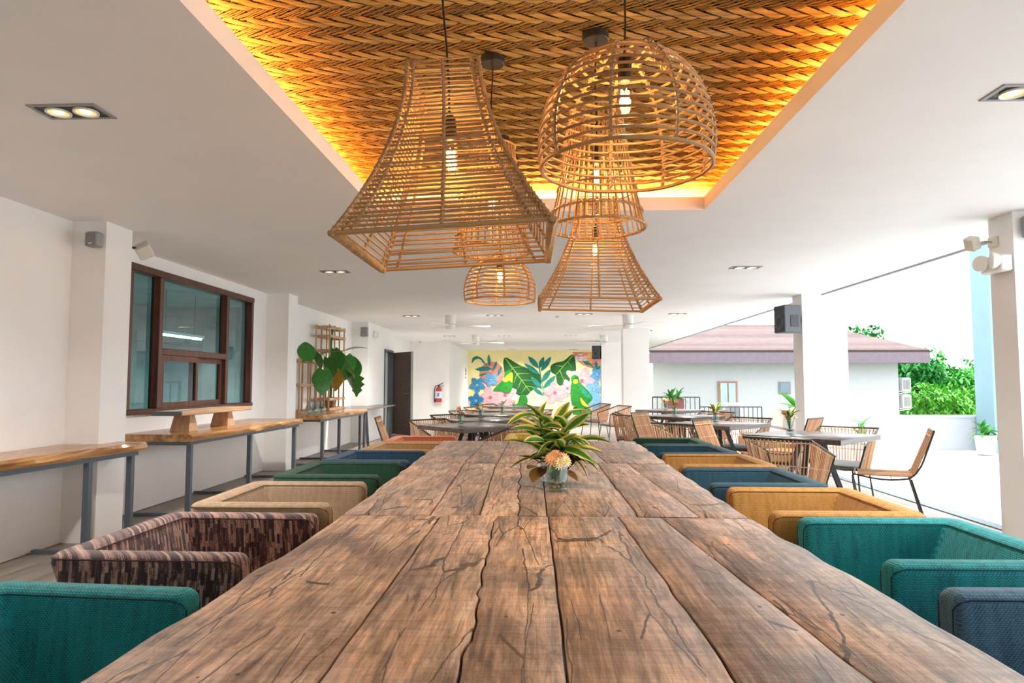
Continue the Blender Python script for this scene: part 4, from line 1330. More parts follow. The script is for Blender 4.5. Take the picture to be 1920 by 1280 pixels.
# glass carafes
CAR = MB().lathe([(0.030, 0.0), (0.045, 0.004), (0.048, 0.05), (0.040, 0.11), (0.020, 0.145), (0.018, 0.165), (0.026, 0.185), (0.023, 0.185), (0.015, 0.165), (0.017, 0.145), (0.036, 0.108), (0.044, 0.05), (0.041, 0.008), (0.0, 0.008)], 16)
CAR_ME = CAR.mesh('carafe', GLASS)
names = ['leftmost', 'second', 'third', 'fourth', 'rightmost']
for k in range(5):
    o = put('glass_carafe', CAR_ME, None, (-3.46 + 0.03 * (k % 2), 9.90 + 0.17 * k, 0.771), None, (1.1, 1.1, 1.1))
    tag(o, names[k] + ' of the five clear glass carafes before the low lattice shelf', 'carafe', 'glass carafes on the counter')

# ================================================================== SQUARE TABLES AND RATTAN CHAIRS
def square_table(label, loc, rz, side=0.95):
    t = thing('square_table', label, 'table', loc, rz, 'dark square tables set cornerwise')
    MB().rbox((0, 0, 0.715), (side, side, 0.05), 0.004).build('tabletop', DARK_TABLE, t)
    for a in (0, 1, 2, 3):
        an = a * pi / 2 + pi / 4
        MB().tube([(0.34 * cos(an), 0.34 * sin(an), 0.0), (0.10 * cos(an), 0.10 * sin(an), 0.69)], 0.030, 4).build('leg', DARK_STEEL, t, False)
    MB().rbox((0, 0, 0.675), (0.5, 0.08, 0.03), 0.003).build('brace', DARK_STEEL, t)
    return t
CANE = unit_stick('rattan_stick', RATTAN, 1.0, 5)
CANE_R = MB().tube([(0, 0, 0), (1, 0, 0)], 1.0, 5).mesh('rattan_stick', plain('rattan_cane_red', (0.47, 0.23, 0.12), 0.5, vary=0.3, nscale=30))
CANE_P = MB().tube([(0, 0, 0), (1, 0, 0)], 1.0, 5).mesh('rattan_stick', plain('rattan_cane_pale', (0.60, 0.38, 0.20), 0.5, vary=0.25, nscale=30))
FRAME = plain('dark_bronze_frame', (0.055, 0.05, 0.035), 0.4, 0.4)
def arm_path(t_, top):
    """t_ in 0..1: left arm front, round the back, to right arm front; facing +Y"""
    if top:
        P = [(-0.31, 0.24, 0.60), (-0.30, -0.26, 0.765), (0.30, -0.26, 0.765), (0.31, 0.24, 0.60)]
    else:
        P = [(-0.235, 0.22, 0.355), (-0.225, -0.19, 0.34), (0.225, -0.19, 0.34), (0.235, 0.22, 0.355)]
    cuts = (0.0, 0.32, 0.68, 1.0)
    for i in range(3):
        if t_ <= cuts[i + 1] + 1e-9:
            f = (t_ - cuts[i]) / (cuts[i + 1] - cuts[i])
            return Vector(P[i]).lerp(Vector(P[i + 1]), f)
    return Vector(P[3])
def rattan_armchair_proto(detail):
    t = thing('rattan_armchair', 'proto', 'chair', (0, 0, 0), 0, 'slatted rattan chairs at the square tables')
    top = [arm_path(c, True) for c in (0, 0.32, 0.68, 1)]
    bot = [arm_path(c, False) for c in (0, 0.32, 0.68, 1)]
    MB().tube(top, 0.011, 6).build('top_rail', FRAME, t)
    MB().tube(bot + [bot[0]], 0.010, 6).build('seat_frame', FRAME, t)
    for s in (0, 3):
        MB().tube([bot[s], top[s]], 0.010, 6).build('arm_post', FRAME, t)
    n = 46
    js = MB()
    for k in range(1, n):
        c = k / n
        a, b = arm_path(c, False), arm_path(c, True)
        th = random.uniform(0.0055, 0.0075)
        if detail:
            put_stick('rattan_stick', random.choice((CANE_R, CANE_R, CANE_P)), a, b, t, th)
        else:
            js.tube([a, b], th, 4)
    if not detail:
        js.build('rattan_slats', CANE_R.materials[0], t)['kind'] = 'stuff'
    for f in (0.45, 0.93):
        pts = [arm_path(c, False).lerp(arm_path(c, True), f) for c in (0, 0.32, 0.68, 1)]
        MB().tube([p * 1.0 for p in pts], 0.0045, 5).build('binding_rail', CANE_P.materials[0], t)
    js = MB()
    for k in range(11):
        x = -0.21 + 0.042 * k
        if detail:
            put_stick('seat_slat', CANE_P, (x, -0.19, 0.348), (x, 0.22, 0.36), t, 0.007)
        else:
            js.tube([(x, -0.19, 0.348), (x, 0.22, 0.36)], 0.007, 4)
    if not detail:
        js.build('seat_slats', CANE_P.materials[0], t)['kind'] = 'stuff'
    MB().rbox((0, 0.015, 0.385), (0.42, 0.40, 0.05), 0.02).build('seat_cushion', GREY_CUSH, t)
    for x, y in ((-0.22, 0.20), (0.22, 0.20), (-0.21, -0.18), (0.21, -0.18)):
        MB().tube([(x, y, 0.345), (x * 1.15, y * 1.25, 0.0)], 0.009, 6).build('leg', FRAME, t)
    return t
def rattan_side_proto(detail):
    t = thing('rattan_side_chair', 'proto', 'chair', (0, 0, 0), 0, 'slatted rattan chairs at the square tables')
    def bp(s):      # back profile, seat front to top of back
        if s < 0.45:
            f = s / 0.45
            return (0.24 - 0.44 * f, 0.445 - 0.035 * sin(pi * f * 0.9))
        f = (s - 0.45) / 0.55
        return (-0.20 - 0.04 * min(1, f * 4) - 0.13 * f, 0.43 + 0.02 * min(1, f * 5) + 0.39 * f)
    ss = [i / 14 for i in range(15)]
    for x in (-0.21, 0.21):
        pts = [(x, *bp(s)) for s in ss]
        pts = [(x * 1.08, 0.20, 0.0), (x * 1.05, 0.255, 0.38), (x, 0.26, 0.43)] + pts
        MB().tube(pts, 0.009, 6).build('side_frame', FRAME, t)
        MB().tube([(x, -0.19, 0.425), (x * 1.1, -0.30, 0.0)], 0.009, 6).build('rear_leg', FRAME, t)
    MB().tube([(-0.21, *bp(1)), (0.21, *bp(1))], 0.009, 6).build('top_rail', FRAME, t)
    MB().tube([(-0.21, *bp(0)), (0.21, *bp(0))], 0.009, 6).build('front_rail', FRAME, t)
    n = 19
    for part, (s0, s1), mat in (('back_slat', (0.47, 0.99), CANE_R), ('seat_slat', (0.02, 0.47), CANE_R)):
        js = MB()
        for k in range(n):
            x = -0.195 + 0.39 * k / (n - 1)
            a, b = (x, *bp(s0)), (x, *bp(s1))
            if detail:
                put_stick(part, random.choice((CANE_R, CANE_R, CANE_P)), a, b, t, 0.0066)
            else:
                js.tube([a, b], 0.0066, 4)
        if not detail:
            js.build(part + 's', mat.materials[0], t)['kind'] = 'stuff'
    for s in (0.30, 0.55, 0.74, 0.93):
        y, z = bp(s)
        MB().tube([(-0.21, y + 0.010, z + 0.006), (0.21, y + 0.010, z + 0.006)], 0.0045, 5).build('binding_rail', CANE_P.materials[0], t)
    return t
PROTO = {}
used = set()
def chair(kind, detail, x, y, face, label, s=1.0):
    """face: direction the sitter looks, degrees from +X"""
    key = (kind, detail)
    if key not in PROTO:
        PROTO[key] = rattan_armchair_proto(detail) if kind == 'arm' else rattan_side_proto(detail)
        c = PROTO[key]
    else:
        c = copy_tree(PROTO[key])
    c.location = (x, y, 0)
    c.rotation_euler = (0, 0, R(face - 90))
    c.scale = (s, s, s)
    c['label'] = label
    return c

square_table('nearest dark square table on the terrace side with a flower vase', (2.72, 6.74, 0), R(44))
square_table('second dark square table on the terrace side, behind the nearest one', (2.30, 8.62, 0), R(42))
square_table('third dark square table on the terrace side', (2.26, 10.55, 0), R(44))
square_table('farthest dark square table on the terrace side near the far column', (2.55, 12.9, 0), R(45))
square_table('nearest dark square table beyond the head of the long table', (-0.80, 8.05, 0), R(43))
square_table('second dark square table in the row towards the mural', (-0.73, 9.42, 0), R(44))
square_table('third dark square table in the row towards the mural', (-0.66, 10.98, 0), R(44))
square_table('fourth dark square table in the row towards the mural', (-0.60, 12.70, 0), R(44))
square_table('farthest dark square table in the row towards the mural', (-0.55, 14.6, 0), R(44))
# terrace side
chair('arm', True, 2.26, 6.10, 47, 'rattan armchair seen from behind, left front of the nearest terrace table')
chair('side', True, 3.12, 6.14, 155, 'rattan side chair standing alone right of the nearest terrace table')
chair('arm', True, 3.26, 7.30, 228, 'rattan armchair with grey cushion behind the nearest terrace table')
chair('side', True, 2.10, 7.22, -40, 'rattan side chair with its back to the mustard armchairs')
chair('arm', True, 1.78, 8.14, 45, 'rattan armchair seen from behind at the second terrace table')
chair('side', True, 2.98, 8.15, 135, 'rattan side chair right of the second terrace table')
chair('arm', True, 2.80, 9.22, 226, 'rattan armchair behind the second terrace table')
chair('side', True, 1.70, 9.14, -42, 'rattan side chair at the far left of the second terrace table')
chair('arm', True, 1.60, 10.12, 30, 'rattan armchair left of the third terrace table')
chair('arm', False, 2.85, 11.10, 228, 'rattan armchair behind the third terrace table')
chair('arm', False, 1.50, 10.95, -10, 'rattan armchair at the far left of the third terrace table, by the column')
chair('arm', False, 3.10, 12.1, 150, 'rattan armchair right of the farthest terrace table')
chair('arm', False, 1.62, 14.2, 200, 'rattan armchair standing alone before the far column')
chair('arm', False, 1.34, 15.6, 200, 'rattan armchair half hidden behind the potted leaves by the mural')
# row to the mural
chair('side', True, -1.56, 7.98, 5, 'rattan side chair left of the first table beyond the long table')
chair('arm', True, -0.28, 7.52, 134, 'rattan armchair right front of the first table beyond the long table')
chair('arm', True, -1.28, 8.62, -45, 'rattan armchair left behind the first table beyond the long table')
chair('arm', False, -0.24, 8.92, 134, 'rattan armchair right front of the second table towards the mural')
chair('arm', False, -1.22, 9.98, -45, 'rattan armchair left behind the second table towards the mural')
chair('arm', False, -0.18, 10.48, 134, 'rattan armchair right front of the third table towards the mural')
chair('arm', False, -1.15, 11.52, -45, 'rattan armchair left behind the third table towards the mural')
chair('arm', False, -0.12, 12.2, 134, 'rattan armchair right front of the fourth table towards the mural')
chair('arm', False, -1.08, 13.25, -45, 'rattan armchair left behind the fourth table towards the mural')
chair('arm', False, -1.05, 15.1, -45, 'rattan armchair left behind the farthest table before the mural')

# ================================================================== PLANTS AND VASES
def blade(L_, W_, droop, n=7):
    mb = MB(); vs = []; uv = []
    for i in range(n + 1):
        s = i / n
        w = W_ * (sin(pi * (s * 0.94 + 0.05)) ** 0.8)
        y = L_ * (s - 0.18 * droop * s * s)
        z = L_ * (0.10 * s - droop * 0.62 * s * s)
        for q in (-1, -0.5, 0, 0.5, 1):
            vs.append((q * w, y, z + abs(q) * w * 0.45)); uv.append((0.5 + 0.5 * q, s))
    fs = []
    for i in range(n):
        for q in range(4):
            fs.append((i * 5 + q, i * 5 + q + 1, (i + 1) * 5 + q + 1, (i + 1) * 5 + q))
    mb.add(vs, fs); mb.uv = uv
    return mb
VARI = leaf_mat('variegated_leaf', (0.055, 0.22, 0.018), (0.70, 0.66, 0.20), 0.54)
VARI_ME = [blade(1, 0.15, d).mesh('leaf', VARI) for d in (0.05, 0.3, 0.6, 0.95)]
PLAING_ME = [blade(1, 0.10, d).mesh('leaf', leaf_mat('palm_leaf', (0.05, 0.30, 0.03))) for d in (0.4, 1.0)]
DRY_ME = heart_leaf().mesh('dry_leaf', leaf_mat('dry_brown_leaf', (0.26, 0.12, 0.03), rough=0.45))
tp = thing('table_plant', 'leafy variegated plant with yellow edged leaves in the middle of the long table', 'plant', (0.075, 3.30, TZ))
MB().lathe([(0.045, 0.002), (0.06, 0.006), (0.068, 0.10), (0.064, 0.10), (0.056, 0.015), (0.0, 0.015)], 18).build('vase', GLASS, tp)
rnd = random.Random(5)
for k in range(9):
    a = rnd.uniform(0, 2 * pi)
    rr = rnd.uniform(0.01, 0.045)
    h = rnd.uniform(0.18, 0.36)
    top = Vector((rr * cos(a) * 2.6, rr * sin(a) * 2.6, h))
    MB().tube([(rr * cos(a) * 0.4, rr * sin(a) * 0.4, 0.02), (rr * cos(a), rr * sin(a), h * 0.5), top], 0.0045, 5).build('stem', STEMM, tp)
    for q in range(8):
        f = 0.42 + 0.58 * q / 7
        p = Vector((rr * cos(a), rr * sin(a), h * 0.5)).lerp(top, (f - 0.42) / 0.58)
        an = a + q * 2.4 + rnd.uniform(-0.4, 0.4)
        up = rnd.uniform(0.0, 0.75) + 0.5 * (f - 0.6)
        s = rnd.uniform(0.13, 0.21)
        put('leaf', rnd.choice(VARI_ME), tp, p, (up, rnd.uniform(-0.7, 0.7), an), (s, s, s))
for an, s, up, z in ((-2.0, 0.245, 0.05, 0.17), (-1.35, 0.26, 0.25, 0.18), (-1.1, 0.25, 0.75, 0.20), (1.9, 0.24, 0.35, 0.16), (1.45, 0.22, -0.05, 0.13), (2.3, 0.22, 0.8, 0.26), (-0.5, 0.22, 0.8, 0.26), (-1.7, 0.22, -0.5, 0.17), (2.8, 0.2, 0.4, 0.28), (1.2, 0.24, 0.55, 0.22)):
    put('leaf', VARI_ME[1] if up > 0 else VARI_ME[2], tp, (0.03 * cos(an + pi / 2), 0.03 * sin(an + pi / 2), z), (up, 0, an), (s, s, s))
for x, y, z, rz, tilt, s in ((-0.055, -0.06, 0.085, 2.5, 0.25, 0.11), (-0.06, -0.03, 0.10, 1.7, 0.6, 0.10), (0.06, -0.03, 0.09, -1.4, 0.5, 0.13), (0.07, -0.02, 0.08, -1.1, 1.0, 0.12), (0.05, -0.05, 0.07, -2.2, -0.3, 0.09), (-0.05, -0.05, 0.08, 2.6, -0.3, 0.11)):
    put('dry_leaf', DRY_ME, tp, (x, y, z), (tilt, 0, rz), (s, s, s))

def petal_ring(mb, c, r, n, tilt, w, z0=0.0, a0=0.0):
    for k in range(n):
        a = a0 + 2 * pi * k / n
        d = Vector((cos(a), sin(a), 0)); sd = Vector((-sin(a), cos(a), 0))
        c_ = Vector(c) + Vector((0, 0, z0))
        p0 = c_ + d * r * 0.12
        p1 = c_ + d * r * 0.6 * cos(tilt) + Vector((0, 0, r * 0.6 * sin(tilt)))
        p2 = c_ + d * r * cos(tilt * 0.8) + Vector((0, 0, r * sin(tilt * 0.8)))
        mb.add([p0 - sd * w * 0.4, p0 + sd * w * 0.4, p1 + sd * w, p2 + sd * w * 0.5, p2 - sd * w * 0.5, p1 - sd * w], [(0, 1, 2, 5), (5, 2, 3, 4)])
PETAL = {'white': plain('white_petal', (0.85, 0.83, 0.62), 0.6), 'peach': plain('peach_petal', (0.82, 0.44, 0.27), 0.6), 'pink': plain('pink_petal', (0.80, 0.40, 0.34), 0.6)}
YC = plain('flower_yellow', (0.80, 0.55, 0.04), 0.7)
jar = thing('flower_jar', 'small glass jar of pebbles and chrysanthemums before the table plant', 'vase', (0.088, 3.075, TZ))
MB().lathe([(0.040, 0.0), (0.050, 0.006), (0.052, 0.09), (0.046, 0.108), (0.046, 0.122), (0.043, 0.122), (0.043, 0.108), (0.048, 0.088), (0.046, 0.012), (0.0, 0.012)], 24).build('jar', GLASS, jar)
PEB = plain('brown_pebble', (0.34, 0.25, 0.13), 0.35, vary=0.5, nscale=20)
peb_me = MB().lathe([(0.0, -0.7), (0.7, -0.55), (1.0, 0.0), (0.7, 0.55), (0.0, 0.7)], 10).mesh('pebble', PEB)
for k in range(16):
    a = k * 2.4; rr = 0.034 * sqrt((k % 8 + 0.5) / 8)
    put('pebble', peb_me, jar, (rr * cos(a), rr * sin(a), 0.022 + 0.018 * (k // 8)), (0, 0, a), (0.013, 0.010, 0.012))
for k, (x, y, z, c, r, tx, ty) in enumerate(((0.012, -0.035, 0.128, 'white', 0.034, 1.0, 0.1), (-0.022, -0.022, 0.146, 'peach', 0.038, 0.9, -0.3), (0.030, -0.005, 0.150, 'pink', 0.034, 0.5, 0.5), (-0.005, 0.015, 0.165, 'pink', 0.032, 0.2, 0), (0.038, -0.030, 0.135, 'white', 0.030, 0.9, 0.6))):
    m = Matrix.Rotation(ty, 3, 'Y') @ Matrix.Rotation(tx, 3, 'X')
    mb = MB()
    for q, (tl, n) in enumerate(((0.05, 15), (0.32, 12), (0.65, 8))):
        petal_ring(mb, (0, 0, 0), r * (1 - 0.16 * q), n, tl, r * 0.12, 0.003 * q, q * 0.3)
    fo = mb.build('flower', PETAL[c], jar, False)
    fo.location = (x, y, z); fo.rotation_euler = m.to_euler()
    MB().lathe([(0.0, 0.016), (0.32 * r, 0.013), (0.38 * r, 0.004)], 10).build('flower_heart', YC, fo)
    MB().tube([(x * 0.4, y * 0.2, 0.02), (x * 0.8, y * 0.6, z * 0.6), (x, y, z - 0.004)], 0.0022, 5).build('flower_stem', STEMM, jar)

FLOWER_ME = {}
for c in PETAL:
    mb = MB(); petal_ring(mb, (0, 0, 0), 1.0, 9, 0.3, 0.28); petal_ring(mb, (0, 0, 0), 0.75, 7, 0.8, 0.24, 0.1, 0.3)
    FLOWER_ME[c] = mb.mesh('flower', PETAL[c], False)
JAR_ME = MB().lathe([(0.032, 0.0), (0.042, 0.006), (0.044, 0.09), (0.040, 0.12), (0.037, 0.12), (0.040, 0.088), (0.038, 0.012), (0.0, 0.012)], 18).mesh('jar', GLASS)
def vase(label, x, y, n_fl, n_leaf, seed, cols=('peach', 'white', 'pink'), s=1.0):
    rnd = random.Random(seed)
    t = thing('flower_vase', label, 'vase', (x, y, 0.741), rnd.uniform(0, 6), 'flower vases on the square tables', scale=(s, s, s))
    put('jar', JAR_ME, t)
    put('pebbles', peb_me, t, (0, 0, 0.03), None, (0.034, 0.034, 0.022))
    for k in range(n_fl):
        a = rnd.uniform(0, 6.3); rr = rnd.uniform(0.01, 0.06); z = rnd.uniform(0.14, 0.21)
        put('flower', FLOWER_ME[rnd.choice(cols)], t, (rr * cos(a), rr * sin(a), z), (rnd.uniform(-0.9, 0.9), rnd.uniform(-0.9, 0.9), 0), (0.035, 0.035, 0.035))
        MB().tube([(0, 0, 0.02), (rr * cos(a), rr * sin(a), z)], 0.003, 5).build('flower_stem', STEMM, t)
    for k in range(n_leaf):
        a = rnd.uniform(0, 6.3); sc = rnd.uniform(0.11, 0.17)
        put('leaf', rnd.choice(VARI_ME[:3]), t, (0.01 * cos(a), 0.01 * sin(a), rnd.uniform(0.10, 0.17)), (rnd.uniform(0.2, 1.1), 0, a), (sc, sc, sc))
vase('vase of peach flowers on the nearest terrace table', 2.58, 6.92, 7, 9, 1)
vase('vase with long green leaves on the second terrace table', 2.26, 8.55, 4, 12, 2)
vase('vase of pink flowers on the third terrace table', 2.16, 10.6, 6, 3, 3)
vase('tall vase of pink flowers on the farthest terrace table', 2.42, 12.7, 7, 4, 4, ('pink', 'peach'))
vase('jar with upright orange flowers on the first table beyond the long table', -0.92, 7.92, 5, 2, 5, ('peach', 'pink'))
vase('jar of white flowers on the second table towards the mural', -0.80, 9.36, 6, 1, 6, ('white', 'peach'))
vase('jar of white flowers on the third table towards the mural', -0.58, 10.9, 5, 1, 7, ('white',))
vase('jar of white flowers on the fourth table towards the mural', -0.45, 12.65, 5, 1, 8, ('white',))

# ================================================================== CEILING AND WALL FIXTURES
SPOT_W = 105.0
def downlight(label, x, y):
    t = thing('downlight', label, 'light', (x, y, CE), group='twin recessed downlights in the ceiling')
    fm = MB()
    for b in ((-0.165, 0.165, -0.085, -0.065), (-0.165, 0.165, 0.065, 0.085), (-0.165, -0.145, -0.065, 0.065), (0.145, 0.165, -0.065, 0.065)):
        fm.bb(b[0], b[1], b[2], b[3], -0.006, 0.0)
    fm.build('trim_frame', MID_GREY, t, False)
    MB().bb(-0.145, 0.145, -0.065, 0.065, -0.002, 0.0).build('recess_plate', BLACK, t, False)
    for sx in (-0.068, 0.068):
        g = MB().lathe([(0.056, -0.003), (0.056, -0.012), (0.046, -0.010), (0.044, -0.004)], 18, (sx, 0, 0)).build('gimbal_ring', WHITE_PL, t)
        MB().lathe([(0.026, -0.0065), (0.043, -0.006), (0.043, -0.0045)], 16, (sx, 0, 0), closed=True).build('reflector', LAMP_RING, g)
        MB().lathe([(0.0, -0.008), (0.024, -0.0075), (0.026, -0.0045)], 16, (sx, 0, 0)).build('lamp', LAMP_WARM, g)
    add_light('downlight_beam', 'SPOT', (0, 0, -0.03), SPOT_W * (1.45 if y > 11 else 1.0), (1.0, 0.95, 0.89), (0, 0, 0), t, spot_size=R(150), spot_blend=1.0, shadow_soft_size=0.08)
for lb, x, y in (('nearest twin downlight on the left of the recess', -2.225, 3.01), ('nearest twin downlight on the right of the recess', 2.20, 2.97),
                 ('second twin downlight on the left, past the first column', -2.36, 7.57), ('second twin downlight on the right, before the loudspeaker', 2.34, 7.47),
                 ('leftmost twin downlight of the third row, by the first fan', -2.44, 12.66), ('second twin downlight from the left in the third row', -0.82, 12.64),
                 ('third twin downlight from the left in the third row', 0.87, 12.42), ('rightmost twin downlight of the third row', 2.62, 12.46),
                 ('leftmost twin downlight of the fourth row', -2.44, 18.2), ('second twin downlight of the fourth row', -0.92, 18.1), ('third twin downlight of the fourth row', 0.91, 18.15),
                 ('left twin downlight just before the mural', -0.99, 25.4), ('right twin downlight just before the mural', 1.38, 25.4)):
    downlight(lb, x, y)

def fan(label, x, y, a0):
    t = thing('ceiling_fan', label, 'fan', (x, y, CE), group='white three blade ceiling fans')
    MB().lathe([(0.12, 0.0), (0.12, -0.02), (0.105, -0.03), (0.105, -0.17), (0.085, -0.185)], 22).build('canopy', WHITE_PL, t)
    MB().lathe([(0.085, -0.185), (0.10, -0.19), (0.10, -0.25), (0.09, -0.27), (0.0, -0.275)], 22).build('motor', WHITE_PL, t)
    for k in range(3):
        a = a0 + 2 * pi * k / 3
        m = Matrix.Rotation(a, 3, 'Z') @ Matrix.Rotation(R(11), 3, 'X')
        b = MB()
        out = [(0.09, -0.035), (0.20, -0.055), (0.70, -0.045), (0.76, -0.02), (0.76, 0.03), (0.70, 0.05), (0.20, 0.06), (0.09, 0.035)]
        vs = [m @ Vector((p[0], p[1], -0.004)) for p in out] + [m @ Vector((p[0], p[1], 0.004)) for p in out]
        n = len(out)
        fs = [tuple(range(n - 1, -1, -1)), tuple(range(n, 2 * n))] + [(i, (i + 1) % n, n + (i + 1) % n, n + i) for i in range(n)]
        b.add([v + Vector((0, 0, -0.205)) for v in vs], fs)
        b.build('blade', WHITE_PL, t, False)
fan('nearer white ceiling fan on the left', -1.67, 12.6, 0.15)
fan('nearer white ceiling fan on the right', 1.72, 12.6, 0.75)
fan('farther white ceiling fan on the left', -1.68, 17.9, 0.1)
fan('farther white ceiling fan on the right', 1.80, 18.0, 1.0)

def puck(label, x, y, name='smoke_detector'):
    t = thing(name, label, 'detector', (x, y, CE))
    MB().lathe([(0.06, 0.0), (0.06, -0.012), (0.05, -0.02), (0.048, -0.035), (0.03, -0.045), (0.0, -0.046)], 18).build('body', WHITE_PL, t)
    MB().lathe([(0.0495, -0.024), (0.0505, -0.027), (0.0495, -0.030)], 18).build('vent_ring', MID_GREY, t)
puck('white round smoke detector on the ceiling before the fans', 0.405, 12.8)

def camdome(label, loc, rz):
    t = thing('security_camera', label, 'camera', loc, rz)
    MB().lathe([(0.05, 0.0), (0.05, -0.02), (0.04, -0.03), (0.03, -0.055), (0.0, -0.065)], 16).build('housing', WHITE_PL, t)
    MB().lathe([(0.0, 0.0), (0.018, 0.002), (0.022, 0.012)], 12, (0, -0.034, -0.045), Matrix.Rotation(R(-70), 3, 'X')).build('lens', BLACK, t)
camdome('small white dome camera above the fire extinguisher wall', (-3.62, 20.3, CE), 0.3)
camdome('small white dome camera beside the far right column', (2.72, 15.9, CE), 0.0)

def wall_speaker(label, loc, rz, s=(0.20, 0.13, 0.24), body=MID_GREY):
    t = thing('wall_speaker', label, 'speaker', loc, rz)
    MB().rbox((0, s[1] / 2 + 0.02, 0), (s[0], s[1], s[2]), 0.012).build('cabinet', body, t)
    MB().rbox((0, s[1] + 0.022, 0), (s[0] - 0.03, 0.008, s[2] - 0.03), 0.003).build('grille', plain('speaker_mesh', (0.22, 0.22, 0.23), 0.8, vary=0.2, nscale=300), t)
    MB().rbox((0, 0.010, 0), (0.06, 0.02, 0.10), 0.003).build('bracket', WHITE_PL, t)
    MB().rbox((0, s[1] + 0.028, -s[2] * 0.32), (0.03, 0.003, 0.008), 0.001).build('badge', WHITE_PL, t)
wall_speaker('small grey loudspeaker high on the first left column', (-3.512, 5.12, 2.385), pi, (0.10, 0.09, 0.12))
wall_speaker('small grey loudspeaker high on the nearest right column', (3.72, 5.09, 2.42), pi, (0.15, 0.10, 0.17))
wall_speaker('small grey loudspeaker high at the corner before the speckled door', (-3.66, 13.9, 2.33), pi, (0.15, 0.11, 0.20))
# two large black loudspeakers
def pa_speaker(label, loc, rz, s):
    t = thing('loudspeaker', label, 'speaker', loc, rz)
    w, d, h = s
    MB().rbox((0, 0, 0), (w, d, h), 0.008).build('cabinet', GREY_PL, t)
    g = MB().rbox((0, -d / 2 - 0.004, 0), (w * 0.94, 0.012, h * 0.95), 0.003).build('front_grille', plain('dark_grille', (0.05, 0.055, 0.065), 0.7), t)
    MB().lathe([(w * 0.30, 0), (w * 0.34, 0.006), (w * 0.38, 0)], 22, (0, -d / 2 - 0.011, -h * 0.12), Matrix.Rotation(pi / 2, 3, 'X')).build('cone_ring', GREY_PL, g)
    MB().rbox((w / 2 + 0.003, d * 0.1, -h * 0.08), (0.008, d * 0.5, h * 0.42), 0.002).build('terminal_plate', DARK_STEEL, t)
    MB().bb(-0.03, 0.03, d / 2, d / 2 + 0.10, -0.05, 0.05).build('wall_bracket', BLACK, t, False)
    return t
ls = pa_speaker('large dark loudspeaker on the second right column', (3.66, 9.80, 2.18), R(-78), (0.27, 0.25, 0.40))
ls2 = pa_speaker('dark loudspeaker at the upper right corner of the mural', (1.83, 20.62, 2.20), R(-20), (0.24, 0.22, 0.42))

# emergency light and floodlight on the nearest right column
em = thing('emergency_light', 'white twin lamp emergency light on the nearest right column', 'light', (3.595, 5.215, 2.165), -pi / 2)
MB().rbox((0, -0.045, 0), (0.24, 0.085, 0.13), 0.012).build('housing', WHITE_PL, em)
for sx, tilt in ((-0.085, 0.5), (0.085, -0.4)):
    m = Matrix.Rotation(tilt * 0.8, 3, 'Z') @ Matrix.Rotation(pi / 2, 3, 'X')
    hd_ = MB().lathe([(0.0, 0.0), (0.045, 0.005), (0.062, 0.03), (0.062, 0.055), (0.054, 0.055)], 20, (sx, -0.075, 0.02), m).build('lamp_head', WHITE_PL, em)
    MB().lathe([(0.0, 0.020), (0.022, 0.028), (0.052, 0.052)], 20, (sx, -0.075, 0.02), m).build('reflector', plain('chrome', (0.5, 0.5, 0.52), 0.12, 1.0), hd_)
    MB().lathe([(0.0, 0.052), (0.014, 0.05), (0.016, 0.035)], 10, (sx, -0.075, 0.02), m).build('lamp', BLACK, hd_)
fl_ = thing('floodlight', 'ivory floodlight on a bracket above the emergency light', 'light', (3.595, 5.30, 2.36), -pi / 2)
MB().rbox((0.0, -0.006, 0), (0.10, 0.012, 0.08), 0.002).build('wall_plate', IVORY, fl_)
MB().tube([(0, -0.012, 0), (-0.02, -0.05, 0.008), (-0.05, -0.09, 0.0)], 0.007, 6).build('arm', MID_GREY, fl_)
_f = MB().rbox((0, 0, 0), (0.09, 0.075, 0.11), 0.01).build('lamp_box', IVORY, fl_)
_f.location = (-0.06, -0.125, 0.0); _f.rotation_euler = (0.5, 0.3, 0.3)
fl2 = thing('floodlight', 'ivory floodlight at the upper corner of the brown window', 'light', (-3.60, 5.465, 2.43), pi)
MB().rbox((0.0, -0.006, 0), (0.08, 0.012, 0.08), 0.002).build('wall_plate', IVORY, fl2)
MB().tube([(0, -0.012, 0), (-0.06, -0.09, 0.0), (-0.10, -0.15, 0.0)], 0.010, 6).build('arm', BLACK, fl2)
_f = MB().rbox((0, 0, 0), (0.12, 0.14, 0.12), 0.012).build('lamp_box', IVORY, fl2)
_f.location = (-0.12, -0.20, -0.01); _f.rotation_euler = (-0.5, 0.5, 0.4)
fl3 = thing('floodlight', 'small white floodlight on the wall before the speckled door', 'light', (-3.598, 14.4, 2.32), pi / 2)
MB().rbox((0.0, -0.006, 0), (0.08, 0.012, 0.08), 0.002).build('wall_plate', WHITE_PL, fl3)
_f = MB().rbox((0, -0.07, -0.01), (0.13, 0.11, 0.16), 0.012).build('lamp_box', WHITE_PL, fl3)

